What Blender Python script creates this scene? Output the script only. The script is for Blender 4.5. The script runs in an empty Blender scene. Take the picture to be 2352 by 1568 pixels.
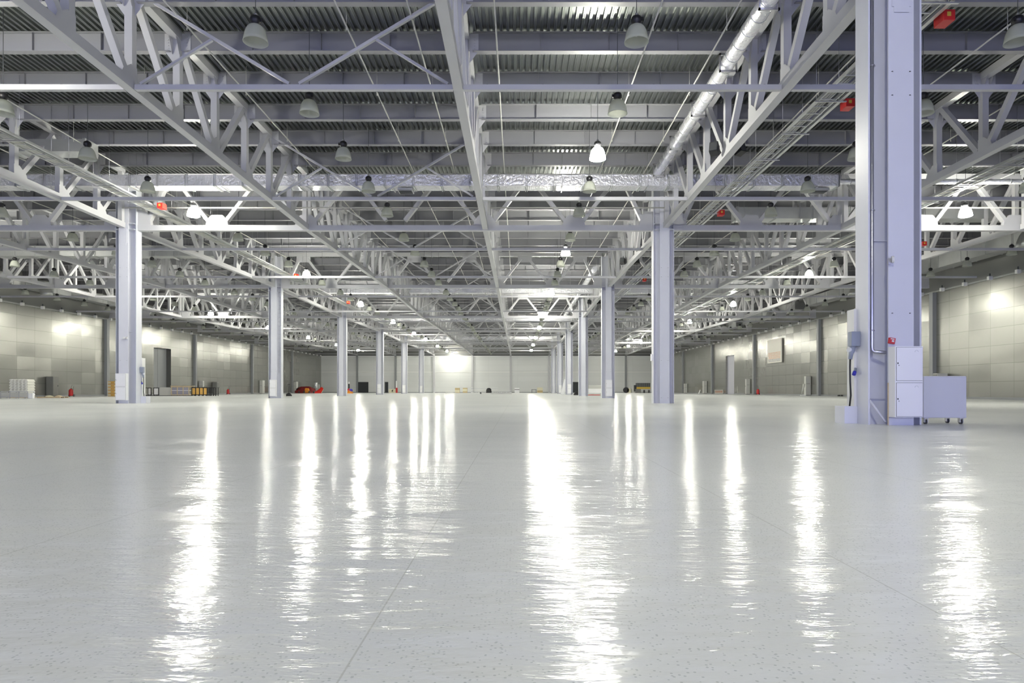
import bpy, math, random
from mathutils import Vector, Matrix
random.seed(7)
sc = bpy.context.scene
col = sc.collection
PI = math.pi
F = 1515.0; VX = 1189.0; VY = 895.0; EYE = 0.6
D0 = 11.6; BAY = 18.0
def YT(t): return D0 + BAY * t
def PX(px, d): return (px - VX) * d / F
def PZ(py, d): return EYE + (VY - py) * d / F

# ------------------------------------------------------------------ materials
def newmat(name):
    m = bpy.data.materials.new(name); m.use_nodes = True
    nt = m.node_tree; b = nt.nodes['Principled BSDF']
    return m, nt, b
def plain(name, rgb, rough=0.5, metal=0.0, spec=None, noise=0.0, nscale=3.0, bump=0.0, bscale=20.0):
    m, nt, b = newmat(name)
    b.inputs['Base Color'].default_value = (*rgb, 1)
    b.inputs['Roughness'].default_value = rough
    b.inputs['Metallic'].default_value = metal
    if spec is not None: b.inputs['Specular IOR Level'].default_value = spec
    if noise > 0 or bump > 0:
        tc = nt.nodes.new('ShaderNodeTexCoord')
    if noise > 0:
        n = nt.nodes.new('ShaderNodeTexNoise'); n.inputs['Scale'].default_value = nscale; n.inputs['Detail'].default_value = 5
        nt.links.new(tc.outputs['Object'], n.inputs['Vector'])
        r = nt.nodes.new('ShaderNodeMapRange')
        r.inputs['To Min'].default_value = 1 - noise; r.inputs['To Max'].default_value = 1 + noise * .6
        nt.links.new(n.outputs['Fac'], r.inputs['Value'])
        mx = nt.nodes.new('ShaderNodeVectorMath'); mx.operation = 'SCALE'
        mx.inputs[0].default_value = rgb
        nt.links.new(r.outputs['Result'], mx.inputs['Scale'])
        nt.links.new(mx.outputs['Vector'], b.inputs['Base Color'])
    if bump > 0:
        n2 = nt.nodes.new('ShaderNodeTexNoise'); n2.inputs['Scale'].default_value = bscale; n2.inputs['Detail'].default_value = 4
        nt.links.new(tc.outputs['Object'], n2.inputs['Vector'])
        bp = nt.nodes.new('ShaderNodeBump'); bp.inputs['Strength'].default_value = bump; bp.inputs['Distance'].default_value = .05
        nt.links.new(n2.outputs['Fac'], bp.inputs['Height']); nt.links.new(bp.outputs['Normal'], b.inputs['Normal'])
    return m

STEEL = plain('painted_steel', (.56, .56, .58), .42, noise=.08, nscale=.6)
COLUMN = plain('column_paint', (.71, .72, .78), .4, noise=.06, nscale=1.5)
PURLIN = plain('purlin_paint', (.29, .29, .31), .45, noise=.12, nscale=.8)
DECK = plain('galvanised_deck', (.34, .36, .35), .28, metal=.9, noise=.2, nscale=1.2)
GALV = plain('galvanised_sheet', (.62, .63, .63), .35, metal=.7, noise=.12, nscale=2, bump=.15, bscale=3)
FOIL = plain('foil_insulation', (.9, .9, .93), .26, metal=.6, bump=.8, bscale=9)
PIPEW = plain('pipe_paint', (.50, .50, .46), .35)
DARKW = plain('upper_cladding', (.24, .24, .23), .4, metal=.2, noise=.1, nscale=.3)
PILAS = plain('wall_column_paint', (.27, .28, .29), .45)
LEDGE = plain('ledge_paint', (.4, .4, .39), .5)
WHITE = plain('white_enamel', (.92, .92, .93), .35)
CLIP = plain('clip_white', (.8, .8, .78), .5)
BLACK = plain('black_plastic', (.012, .012, .014), .4)
DARK = plain('dark_grey', (.06, .065, .07), .5)
RED = plain('red_enamel', (.55, .02, .02), .35)
REDO = plain('red_sheet', (.8, .03, .02), .45)
DRED = plain('dark_red_tarp', (.22, .015, .015), .6, noise=.4, nscale=5)
ORANGE = plain('orange_panel', (.8, .3, .03), .5)
YEL = plain('yellow_wood', (.72, .42, .10), .55, noise=.2, nscale=6)
YELM = plain('yellow_machine', (.62, .42, .06), .5)
WOOD = plain('light_wood', (.62, .50, .33), .6, noise=.2, nscale=8)
CARD = plain('cardboard', (.55, .43, .24), .8, noise=.1)
CARDL = plain('pale_card', (.72, .68, .5), .7)
TROL = plain('trolley_grey', (.66, .67, .71), .45)
SOCK = plain('socket_grey', (.28, .31, .38), .45)
BLUE = plain('blue_plastic', (.03, .03, .45), .4)
CABG = plain('cabinet_beige', (.58, .58, .55), .45)
CABD = plain('cabinet_grey', (.2, .2, .19), .45)
PIPEM = plain('bare_steel_pipe', (.6, .6, .62), .3, metal=.9)
BLUED = plain('door_lilac', (.55, .55, .62), .5)
DDARK = plain('dark_door', (.02, .025, .028), .5)
RUBBER = plain('rubber', (.05, .05, .055), .6)
FOAM = plain('white_foam', (.85, .84, .78), .6)
TINT = plain('pale_board', (.8, .77, .70), .5)
INKO = plain('orange_print', (.7, .35, .2), .6)
INKD = plain('grey_print', (.25, .25, .3), .6)
GREYP = plain('grey_lilac_panel', (.32, .31, .38), .6)

def glass_mat():
    m, nt, b = newmat('lamp_glass')
    b.inputs['Base Color'].default_value = (.60, .62, .56, 1); b.inputs['Roughness'].default_value = .15
    out = nt.nodes['Material Output']
    tr = nt.nodes.new('ShaderNodeBsdfTranslucent'); tr.inputs['Color'].default_value = (.75, .77, .7, 1)
    tp = nt.nodes.new('ShaderNodeBsdfTransparent')
    m1 = nt.nodes.new('ShaderNodeMixShader'); m1.inputs[0].default_value = .45
    m2 = nt.nodes.new('ShaderNodeMixShader'); m2.inputs[0].default_value = .25
    nt.links.new(b.outputs[0], m1.inputs[1]); nt.links.new(tr.outputs[0], m1.inputs[2])
    nt.links.new(m1.outputs[0], m2.inputs[1]); nt.links.new(tp.outputs[0], m2.inputs[2])
    nt.links.new(m2.outputs[0], out.inputs['Surface'])
    return m
GLASS = glass_mat()
def lit_mat(strength, name='lit_lamp_glass'):
    m, nt, b = newmat(name)
    e = nt.nodes.new('ShaderNodeEmission'); e.inputs['Color'].default_value = (1, .985, .86, 1)
    e.inputs['Strength'].default_value = strength
    nt.links.new(e.outputs[0], nt.nodes['Material Output'].inputs['Surface'])
    return m
LIT = lit_mat(230.0); LITB = lit_mat(330.0, 'lit_lamp_burner')

def floor_mat():
    m, nt, b = newmat('polished_floor')
    L = nt.links
    tc = nt.nodes.new('ShaderNodeTexCoord')
    # dark and pale flecks
    vo = nt.nodes.new('ShaderNodeTexVoronoi'); vo.inputs['Scale'].default_value = 85
    L.new(tc.outputs['Object'], vo.inputs['Vector'])
    vr = nt.nodes.new('ShaderNodeTexVoronoi'); vr.inputs['Scale'].default_value = 85
    L.new(tc.outputs['Object'], vr.inputs['Vector'])
    sep = nt.nodes.new('ShaderNodeSeparateColor'); L.new(vr.outputs['Color'], sep.inputs[0])
    lt = nt.nodes.new('ShaderNodeMath'); lt.operation = 'LESS_THAN'; lt.inputs[1].default_value = .28; L.new(vo.outputs['Distance'], lt.inputs[0])
    gt = nt.nodes.new('ShaderNodeMath'); gt.operation = 'GREATER_THAN'; gt.inputs[1].default_value = .55; L.new(sep.outputs[0], gt.inputs[0])
    fk = nt.nodes.new('ShaderNodeMath'); fk.operation = 'MULTIPLY'; L.new(lt.outputs[0], fk.inputs[0]); L.new(gt.outputs[0], fk.inputs[1])
    n1 = nt.nodes.new('ShaderNodeTexNoise'); n1.inputs['Scale'].default_value = .35; n1.inputs['Detail'].default_value = 6
    L.new(tc.outputs['Object'], n1.inputs['Vector'])
    cr = nt.nodes.new('ShaderNodeValToRGB')
    cr.color_ramp.elements[0].color = (.76, .78, .79, 1); cr.color_ramp.elements[1].color = (.84, .855, .85, 1)
    cr.color_ramp.elements[0].position = .3; cr.color_ramp.elements[1].position = .7
    L.new(n1.outputs['Fac'], cr.inputs[0])
    mx = nt.nodes.new('ShaderNodeMix'); mx.data_type = 'RGBA'; mx.inputs['B'].default_value = (.36, .40, .41, 1)
    f2 = nt.nodes.new('ShaderNodeMath'); f2.operation = 'MULTIPLY'; f2.inputs[1].default_value = .5; L.new(fk.outputs[0], f2.inputs[0])
    L.new(f2.outputs[0], mx.inputs['Factor']); L.new(cr.outputs[0], mx.inputs['A'])
    # thin seams between poured strips
    br = nt.nodes.new('ShaderNodeTexBrick'); br.offset = .5
    br.inputs['Scale'].default_value = 1; br.inputs['Brick Width'].default_value = 6.0; br.inputs['Row Height'].default_value = 1.5
    br.inputs['Mortar Size'].default_value = .0025; br.inputs['Color1'].default_value = (1, 1, 1, 1); br.inputs['Color2'].default_value = (1, 1, 1, 1); br.inputs['Mortar'].default_value = (.72, .72, .70, 1)
    mp = nt.nodes.new('ShaderNodeMapping'); mp.inputs['Rotation'].default_value = (0, 0, math.radians(90)); mp.inputs['Location'].default_value = (.3, .37, 0)
    L.new(tc.outputs['Object'], mp.inputs['Vector']); L.new(mp.outputs[0], br.inputs['Vector'])
    mu = nt.nodes.new('ShaderNodeMix'); mu.data_type = 'RGBA'; mu.blend_type = 'MULTIPLY'; mu.inputs['Factor'].default_value = .8
    L.new(mx.outputs['Result'], mu.inputs['A']); L.new(br.outputs['Color'], mu.inputs['B'])
    L.new(mu.outputs['Result'], b.inputs['Base Color'])
    # gloss varies with wear
    n2 = nt.nodes.new('ShaderNodeTexNoise'); n2.inputs['Scale'].default_value = .8; n2.inputs['Detail'].default_value = 7
    mp2 = nt.nodes.new('ShaderNodeMapping'); mp2.inputs['Scale'].default_value = (.5, 1.6, 1)
    L.new(tc.outputs['Object'], mp2.inputs['Vector']); L.new(mp2.outputs[0], n2.inputs['Vector'])
    mr = nt.nodes.new('ShaderNodeMapRange'); mr.inputs['From Min'].default_value = .3; mr.inputs['From Max'].default_value = .7
    mr.inputs['To Min'].default_value = .08; mr.inputs['To Max'].default_value = .20
    L.new(n2.outputs['Fac'], mr.inputs['Value']); L.new(mr.outputs[0], b.inputs['Roughness'])
    # trowel ripples
    n3 = nt.nodes.new('ShaderNodeTexNoise'); n3.inputs['Scale'].default_value = 1.3; n3.inputs['Detail'].default_value = 6; n3.inputs['Roughness'].default_value = .6
    mp3 = nt.nodes.new('ShaderNodeMapping'); mp3.inputs['Scale'].default_value = (.8, 2.2, 1)
    L.new(tc.outputs['Object'], mp3.inputs['Vector']); L.new(mp3.outputs[0], n3.inputs['Vector'])
    bp = nt.nodes.new('ShaderNodeBump'); bp.inputs['Strength'].default_value = .9; bp.inputs['Distance'].default_value = .022
    L.new(n3.outputs['Fac'], bp.inputs['Height']); L.new(bp.outputs['Normal'], b.inputs['Normal'])
    # matt resin under a thin worn polish
    df = nt.nodes.new('ShaderNodeBsdfDiffuse'); gl = nt.nodes.new('ShaderNodeBsdfGlossy'); gl.inputs['Color'].default_value = (1, 1, 1, 1)
    L.new(mu.outputs['Result'], df.inputs['Color']); L.new(mr.outputs[0], gl.inputs['Roughness'])
    L.new(bp.outputs['Normal'], df.inputs['Normal']); L.new(bp.outputs['Normal'], gl.inputs['Normal'])
    fr = nt.nodes.new('ShaderNodeFresnel'); fr.inputs['IOR'].default_value = 1.38; L.new(bp.outputs['Normal'], fr.inputs['Normal'])
    mn = nt.nodes.new('ShaderNodeMath'); mn.operation = 'MINIMUM'; mn.inputs[1].default_value = .30; L.new(fr.outputs[0], mn.inputs[0])
    ms = nt.nodes.new('ShaderNodeMixShader'); L.new(mn.outputs[0], ms.inputs[0]); L.new(df.outputs[0], ms.inputs[1]); L.new(gl.outputs[0], ms.inputs[2])
    L.new(ms.outputs[0], nt.nodes['Material Output'].inputs['Surface'])
    return m
FLOOR = floor_mat()

def panel_mat(name, rgb, bw, bh, axis='Y', rough=.28, tilt=.05, metal=.35, seam=.55):
    """sheet panels on a wall: each sheet sits at its own slight tilt"""
    m, nt, b = newmat(name); L = nt.links
    tc = nt.nodes.new('ShaderNodeTexCoord'); sp = nt.nodes.new('ShaderNodeSeparateXYZ'); L.new(tc.outputs['Object'], sp.inputs[0])
    cb = nt.nodes.new('ShaderNodeCombineXYZ'); L.new(sp.outputs[axis], cb.inputs['X']); L.new(sp.outputs['Z'], cb.inputs['Y'])
    br = nt.nodes.new('ShaderNodeTexBrick'); br.offset = 0
    br.inputs['Scale'].default_value = 1; br.inputs['Brick Width'].default_value = bw; br.inputs['Row Height'].default_value = bh
    br.inputs['Mortar Size'].default_value = .012; br.inputs['Bias'].default_value = 0
    c2 = tuple(min(1, c * 1.06) for c in rgb)
    br.inputs['Color1'].default_value = (*rgb, 1); br.inputs['Color2'].default_value = (*c2, 1); br.inputs['Mortar'].default_value = tuple(c * seam for c in rgb) + (1,)
    L.new(cb.outputs[0], br.inputs['Vector']); L.new(br.outputs['Color'], b.inputs['Base Color'])
    dv = nt.nodes.new('ShaderNodeVectorMath'); dv.operation = 'DIVIDE'; dv.inputs[1].default_value = (bw, bh, 1); L.new(cb.outputs[0], dv.inputs[0])
    fl = nt.nodes.new('ShaderNodeVectorMath'); fl.operation = 'FLOOR'; L.new(dv.outputs[0], fl.inputs[0])
    wn = nt.nodes.new('ShaderNodeTexWhiteNoise'); L.new(fl.outputs[0], wn.inputs['Vector'])
    sb = nt.nodes.new('ShaderNodeVectorMath'); sb.operation = 'SUBTRACT'; sb.inputs[1].default_value = (.5, .5, .5); L.new(wn.outputs['Color'], sb.inputs[0])
    s2 = nt.nodes.new('ShaderNodeVectorMath'); s2.operation = 'SCALE'; s2.inputs['Scale'].default_value = tilt; L.new(sb.outputs[0], s2.inputs[0])
    nz = nt.nodes.new('ShaderNodeTexNoise'); nz.inputs['Scale'].default_value = 1.3; nz.inputs['Detail'].default_value = 3; L.new(tc.outputs['Object'], nz.inputs['Vector'])
    bp = nt.nodes.new('ShaderNodeBump'); bp.inputs['Strength'].default_value = .35; bp.inputs['Distance'].default_value = .02; L.new(nz.outputs['Fac'], bp.inputs['Height'])
    ad = nt.nodes.new('ShaderNodeVectorMath'); ad.operation = 'ADD'; L.new(bp.outputs['Normal'], ad.inputs[0]); L.new(s2.outputs[0], ad.inputs[1])
    nm = nt.nodes.new('ShaderNodeVectorMath'); nm.operation = 'NORMALIZE'; L.new(ad.outputs[0], nm.inputs[0])
    L.new(nm.outputs[0], b.inputs['Normal'])
    b.inputs['Roughness'].default_value = rough; b.inputs['Metallic'].default_value = metal
    return m
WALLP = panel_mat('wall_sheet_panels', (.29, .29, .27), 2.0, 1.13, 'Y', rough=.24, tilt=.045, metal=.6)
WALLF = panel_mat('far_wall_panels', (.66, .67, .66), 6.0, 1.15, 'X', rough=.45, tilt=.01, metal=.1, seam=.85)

# ------------------------------------------------------------------ mesh builder
class MB:
    def __init__(s): s.v = []; s.f = []; s.mi = []; s.m = 0; s.sm = []; s.smooth = False
    def add(s, vs, fs):
        o = len(s.v); s.v += [tuple(p) for p in vs]
        for f in fs: s.f.append(tuple(o + i for i in f)); s.mi.append(s.m); s.sm.append(s.smooth)
        return s
    def box(s, x0, x1, y0, y1, z0, z1):
        vs = [(x0,y0,z0),(x1,y0,z0),(x1,y1,z0),(x0,y1,z0),(x0,y0,z1),(x1,y0,z1),(x1,y1,z1),(x0,y1,z1)]
        return s.add(vs, [(0,3,2,1),(4,5,6,7),(0,1,5,4),(1,2,6,5),(2,3,7,6),(3,0,4,7)])
    def frame(s, a, b, up=(0,0,1)):
        a = Vector(a); b = Vector(b); d = (b - a).normalized(); up = Vector(up)
        if abs(d.dot(up)) > .99: up = Vector((0,1,0))
        r = d.cross(up).normalized(); u = r.cross(d).normalized()
        return a, b, d, r, u
    def beam(s, a, b, w, h, up=(0,0,1)):
        a, b, d, r, u = s.frame(a, b, up)
        vs = []
        for p in (a, b):
            for (i, j) in ((-1,-1),(1,-1),(1,1),(-1,1)): vs.append(p + r*(i*w/2) + u*(j*h/2))
        return s.add(vs, [(3,2,1,0),(4,5,6,7),(0,1,5,4),(1,2,6,5),(2,3,7,6),(3,0,4,7)])
    def prism(s, prof, a, b, up=(0,0,1)):
        """closed profile (x right, y up) swept from a to b"""
        a, b, d, r, u = s.frame(a, b, up); n = len(prof)
        vs = [p + r*x + u*y for p in (a, b) for (x, y) in prof]
        fs = [(i, (i+1) % n, n + (i+1) % n, n + i) for i in range(n)]
        fs += [tuple(reversed(range(n))), tuple(range(n, 2*n))]
        return s.add(vs, fs)
    def ibeam(s, a, b, w, h, tf=.02, tw=.012, up=(0,0,1)):
        W, H, T = w/2, h/2, tw/2
        prof = [(-W,-H),(W,-H),(W,-H+tf),(T,-H+tf),(T,H-tf),(W,H-tf),(W,H),(-W,H),(-W,H-tf),(-T,H-tf),(-T,-H+tf),(-W,-H+tf)]
        return s.prism(prof, a, b, up)
    def tube(s, pts, r, n=10, caps=True):
        pts = [Vector(p) for p in pts]; rings = []; prev = None
        for i, p in enumerate(pts):
            d = (pts[min(i+1, len(pts)-1)] - pts[max(i-1, 0)]).normalized()
            up = Vector((0,0,1)) if abs(d.z) < .95 else Vector((0,1,0))
            if prev is not None:
                rr = prev - d*prev.dot(d)
                if rr.length > 1e-4: rr.normalize()
                else: rr = d.cross(up).normalized()
            else: rr = d.cross(up).normalized()
            prev = rr; u = rr.cross(d)
            rings.append([p + (rr*math.cos(2*PI*k/n) + u*math.sin(2*PI*k/n)) * (r[i] if isinstance(r, (list, tuple)) else r) for k in range(n)])
        vs = [q for R in rings for q in R]; fs = []
        for i in range(len(pts)-1):
            for k in range(n):
                a = i*n + k; b = i*n + (k+1) % n; fs.append((a, a+n, b+n, b))
        sm = s.smooth; s.smooth = True; o = len(s.v); s.add(vs, fs); s.smooth = sm
        if caps:
            s.f.append(tuple(o + k for k in range(n))); s.mi.append(s.m); s.sm.append(False)
            s.f.append(tuple(o + (len(pts)-1)*n + k for k in reversed(range(n)))); s.mi.append(s.m); s.sm.append(False)
        return s
    def lathe(s, prof, n=16, c=(0,0,0), close=False):
        vs = [(c[0] + r*math.cos(2*PI*k/n), c[1] + r*math.sin(2*PI*k/n), c[2] + z) for (r, z) in prof for k in range(n)]
        fs = []
        for i in range(len(prof)-1):
            for k in range(n):
                a = i*n + k; b = i*n + (k+1) % n; fs.append((a, b, b+n, a+n))
        sm = s.smooth; s.smooth = True; s.add(vs, fs); s.smooth = sm
        return s
    def build(s, name, mats, parent=None, bevel=0, loc=None):
        me = bpy.data.meshes.new(name); me.from_pydata(s.v, [], s.f)
        if not isinstance(mats, (list, tuple)): mats = [mats]
        for m in mats: me.materials.append(m)
        me.polygons.foreach_set('material_index', s.mi); me.polygons.foreach_set('use_smooth', s.sm); me.update()
        o = bpy.data.objects.new(name, me); col.objects.link(o)
        if parent: o.parent = parent
        if loc: o.location = loc
        if bevel:
            b = o.modifiers.new('bevel', 'BEVEL'); b.width = bevel; b.segments = 2; b.limit_method = 'ANGLE'
        return o

def tag(o, label, cat, group=None, kind=None):
    o['label'] = label; o['category'] = cat
    if group: o['group'] = group
    o['kind'] = kind or 'thing'
    return o
def empty(name, loc=(0,0,0), rz=0):
    o = bpy.data.objects.new(name, None); o.empty_display_size = .3; col.objects.link(o)
    o.location = loc; o.rotation_euler.z = rz
    return o
KIDS = {}
def kids(o): return [c for c in bpy.data.objects if c.parent == o] if o.name not in KIDS else KIDS[o.name]
def freeze(o):                                   # remember the children of a prototype once
    KIDS[o.name] = [c for c in bpy.data.objects if c.parent == o]
    for c in KIDS[o.name]: KIDS[c.name] = [g for g in bpy.data.objects if g.parent == c]
def copy_tree(o, loc=None, rz=None):
    c = o.copy(); col.objects.link(c)
    for k in ('label', 'category', 'group'):
        if k in c: del c[k]
    for ch in KIDS[o.name]:
        d = ch.copy(); col.objects.link(d); d.parent = c
        for g in KIDS[ch.name]:
            e = g.copy(); col.objects.link(e); e.parent = d
    if loc is not None: c.location = loc
    if rz is not None: c.rotation_euler.z = rz
    return c
class Stock:                                     # first use hands out the prototype itself
    def __init__(s, proto): s.p = proto; s.used = False; freeze(proto)
    def get(s, loc=None, rz=None):
        if not s.used:
            s.used = True
            if loc is not None: s.p.location = loc
            if rz is not None: s.p.rotation_euler.z = rz
            return s.p
        return copy_tree(s.p, loc, rz)
ORD = ['zeroth','first','second','third','fourth','fifth','sixth','seventh','eighth','ninth','tenth','eleventh','twelfth','thirteenth','fourteenth','fifteenth','sixteenth','seventeenth','eighteenth','nineteenth','twentieth']
def ordn(n):
    if n <= 20: return ORD[n]
    t = {2: 'twenty', 3: 'thirty', 4: 'forty', 5: 'fifty'}[n // 10]
    if n % 10 == 0: return {20: 'twentieth', 30: 'thirtieth', 40: 'fortieth', 50: 'fiftieth'}[n]
    return t + '-' + ORD[n % 10]

# ------------------------------------------------------------------ the setting
XL, XR, YB, YF = -41.0, 30.1, -20.0, YT(7)
LEDGEZ = 7.65; TOPZ = 11.2
LINES = [-33.45, -25.45, -17.45, -9.45, -1.45, 6.55, 14.55, 22.55]
EDGES = [XL] + LINES + [XR]
CX = {'L': -17.45, 'R': 6.51}
def zoff(t):                                     # the roof falls gently from even rows to odd rows
    k = math.floor(t); s = t - k
    return .2 * (1 - s) if k % 2 == 0 else .2 * s

m = MB(); m.box(XL - .6, XR + .6, YB - 30, YF + .3, -.3, 0)
fl = m.build('floor', FLOOR); fl['kind'] = 'structure'

# ceiling: profiled deck, ribs running away from the camera
m = MB(); pitch = .185
ts = [-2, -1, 0, 1, 2, 3, 4, 5, 6, 7]
n = int((XR - XL) / pitch) + 1
rows = []
prof = []
for i in range(n):
    x = XL + i * pitch
    prof += [(x, 0), (x + .028, 0), (x + .036, .012), (x + .044, 0), (x + .070, 0), (x + .088, .075), (x + .165, .075)]
prof.append((XL + n * pitch, 0))
np_ = len(prof)
vs = []
for t in ts:
    y = YT(t) if t > -2 else YB - .3
    for (x, z) in prof: vs.append((x, y, 10.4 + zoff(t) + z))
fs = []
for i in range(len(ts) - 1):
    for k in range(np_ - 1):
        a = i * np_ + k; fs.append((a, a + 1, a + 1 + np_, a + np_))
m.add(vs, fs)
ce = m.build('ceiling', DECK); ce['kind'] = 'structure'
m = MB(); m.box(XL - .6, XR + .6, YB - .6, YF + .6, 10.72, 10.9)
rf = m.build('ceiling_slab', DARKW); rf['kind'] = 'structure'

def side_wall(name, x, s, gaps):
    """sheet-clad lower wall with door recesses, smooth darker cladding above the ledge. s=+1: solid lies towards +x"""
    m = MB(); T = .55 * s
    y = YB
    for (a, b, h) in gaps + [(YF, YF, 0)]:
        m.m = 0
        x0, x1 = sorted((x, x + T)); m.box(x0, x1, y, a, 0, LEDGEZ)
        if b > a: m.box(x0, x1, a, b, h, LEDGEZ)
        y = b
    m.m = 1
    x0, x1 = sorted((x - .0 * s, x + T)); m.box(x0, x1, YB, YF, LEDGEZ, TOPZ)
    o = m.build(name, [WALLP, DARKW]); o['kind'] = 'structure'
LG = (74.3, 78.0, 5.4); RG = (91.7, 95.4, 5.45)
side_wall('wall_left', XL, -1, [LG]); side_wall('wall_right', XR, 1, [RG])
m = MB(); m.box(XL - .75, XL - .55, LG[0], LG[1], 0, LG[2]); m.box(XL - .56, XL - .53, (LG[0] + LG[1]) / 2 - .02, (LG[0] + LG[1]) / 2 + .02, 0, LG[2])
o = m.build('door_1', PILAS); o['kind'] = 'structure'
m = MB(); m.box(XR + .30, XR + .5, RG[0], RG[1], 0, RG[2]); m.box(XR + .24, XR + .30, RG[0], RG[0] + .12, 0, RG[2]); m.box(XR + .24, XR + .30, RG[1] - .12, RG[1], 0, RG[2])
o = m.build('door_2', BLUED); o['kind'] = 'structure'
# far wall
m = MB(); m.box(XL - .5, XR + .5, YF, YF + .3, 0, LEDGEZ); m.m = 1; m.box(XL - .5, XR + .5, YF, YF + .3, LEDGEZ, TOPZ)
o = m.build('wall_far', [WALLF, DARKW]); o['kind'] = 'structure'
# unseen wall behind the camera, wide gate added to let in cool light
m = MB(); GX0, GX1, GZ = -30.0, 24.0, 6.5
m.box(XL - .5, GX0, YB - .3, YB, 0, TOPZ); m.box(GX1, XR + .5, YB - .3, YB, 0, TOPZ); m.box(GX0, GX1, YB - .3, YB, GZ, TOPZ)
o = m.build('wall_rear', [WALLF]); o['kind'] = 'structure'
# ledges and rails
trim_n = [0]
def trim(mb, mat):
    trim_n[0] += 1; o = mb.build('trim_%d' % trim_n[0], mat); o['kind'] = 'structure'; return o
m = MB(); m.box(XL, XL + .12, YB, YF - .01, LEDGEZ - .05, LEDGEZ + .05); trim(m, LEDGE)
m = MB(); m.box(XR - .12, XR, YB, YF - .01, LEDGEZ - .05, LEDGEZ + .05); trim(m, LEDGE)
m = MB(); m.box(XL + .12, XR - .12, YF - .14, YF - .01, LEDGEZ - .12, LEDGEZ + .03); trim(m, WHITE)
m = MB(); m.box(XL + .12, XR - .12, YF - .08, YF - .01, 4.24, 4.36); trim(m, CLIP)
m = MB(); m.box(XL, XL + .05, YB, LG[0] - .05, 0, .14); m.box(XL, XL + .05, LG[1] + .05, YF, 0, .14); o = m.build('baseboard_left', PILAS); o['kind'] = 'structure'
m = MB(); m.box(XR - .05, XR, YB, RG[0] - .05, 0, .14); m.box(XR - .05, XR, RG[1] + .05, YF, 0, .14); o = m.build('baseboard_right', PILAS); o['kind'] = 'structure'
m = MB(); m.box(XL + .1, XR - .1, YF - .05, YF, 0, .14); o = m.build('baseboard_far', PILAS); o['kind'] = 'structure'
# wall columns
for k in range(1, 7):
    for x, s in ((XL, 1), (XR, -1)):
        mm = MB(); x0, x1 = sorted((x, x + s * .28)); y = YT(k)
        mm.box(x0, x1, y - .20, y + .20, 0, LEDGEZ - .06); trim(mm, PILAS)
for X in LINES:
    mm = MB(); mm.box(X - .2, X + .2, YF - .26, YF - .005, 0, 8.2); trim(mm, STEEL if abs(X) < 18 else PILAS)

# dark doors in the far wall
k = 3
for (a, b, zz) in ((820, 846, 877), (884, 891.5, 877), (1315, 1333, 877)):
    d = YF - .1; mm = MB(); X0, X1 = PX(a, d), PX(b, d)
    mm.box(X0, X1, YF - .12, YF - .001, 0, PZ(zz, d)); mm.box(X0 + .1, X1 - .1, YF - .16, YF - .12, .1, PZ(zz, d) - .1)
    o = mm.build('door_%d' % k, DDARK); o['kind'] = 'structure'; k += 1

# ------------------------------------------------------------------ columns
def column_bms(h=10.2):
    body = MB()
    a, b, w, tf, tw = .46, .40, .215, .03, .025
    for s in (-1, 1):
        body.box(*sorted((s * a, s * (a - tf))), -w, w, .0, h)              # flanges facing the sides
        body.box(-w, w, *sorted((s * b, s * (b - tf))), .0, h)             # flanges facing front and back
    body.box(-a + tf, a - tf, -tw / 2, tw / 2, 0, h)
    body.box(-tw / 2, tw / 2, -b + tf, b - tf, 0, h)
    return body
def make_column():
    t = empty('steel_column')
    sh = column_bms()
    sh.m = 1
    for z in (5.6, 6.0, .25, 1.9):                                            # bolt heads
        for x in (-.15, .15): sh.lathe([(.014, -.006), (.014, .006), (0, .006)], 6, (x, -.403, z))
    sh.build('shaft', [COLUMN, DARK], t)
    for z in (7.72, 7.97, 3.2, .44):                                          # stiffeners closing the recesses
        m = MB(); q = .36 if z > 7 else .05
        m.box(-.43, .43, -q, q, z, z + .02); m.build('stiffener', COLUMN, t)
    m = MB(); m.box(-.16, .16, -.415, -.40, 7.1, 7.72); m.box(-.13, .13, -.42, -.415, 7.0, 7.1)
    m.build('splice_plate', COLUMN, t)
    return t
cs = Stock(make_column())
rung = MB()
for i in range(22): 
    z = 1.9 + i * .3; rung.tube([(-.36, -.03, z), (-.36, -.13, z), (-.12 - .12, -.13, z), (-.24, -.03, z)], .012, 6)
rung.tube([(-.36, -.03, 1.8), (-.36, -.03, 8.3)], .012, 6); m_rung = None
ROWW = ['nearest', 'second', 'third', 'fourth', 'fifth', 'sixth', 'seventh']
lad = {('R', 3), ('L', 2), ('L', 4), ('R', 5)}
cols = {}
for side in 'RL':
    for k in range(0, 7):
        c = cs.get((CX[side], YT(k), 0)); cols[side, k] = c
        sd = 'right-hand' if side == 'R' else 'left-hand'
        near = k if side == 'L' else k + 1
        if (side, k) == ('R', 0): lab = 'big lilac-grey steel column close to the camera with white cabinets on its face'
        elif (side, k) == ('L', 0): lab = 'steel column of the left-hand row outside the picture beside the camera'
        else: lab = 'pale lilac-grey steel column, %s from the camera in the %s row' % (ordn(near), sd)
        tag(c, lab, 'column', 'steel columns of the %s row' % sd)
# rungs as a part of the columns that carry them
for key in lad:
    q = rung.build('ladder_rungs', PIPEM, cols[key]) if m_rung is None else None
    if q is None:
        q = m_rung.copy(); col.objects.link(q); q.parent = cols[key]
    else: m_rung = q
    if key[0] == 'L': q.location = (.6, 0, 0)
# the left column row at the camera's side is out of view and is left out
for ch in kids(cols['L', 0]): bpy.data.objects.remove(ch)
bpy.data.objects.remove(cols['L', 0]); 

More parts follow.
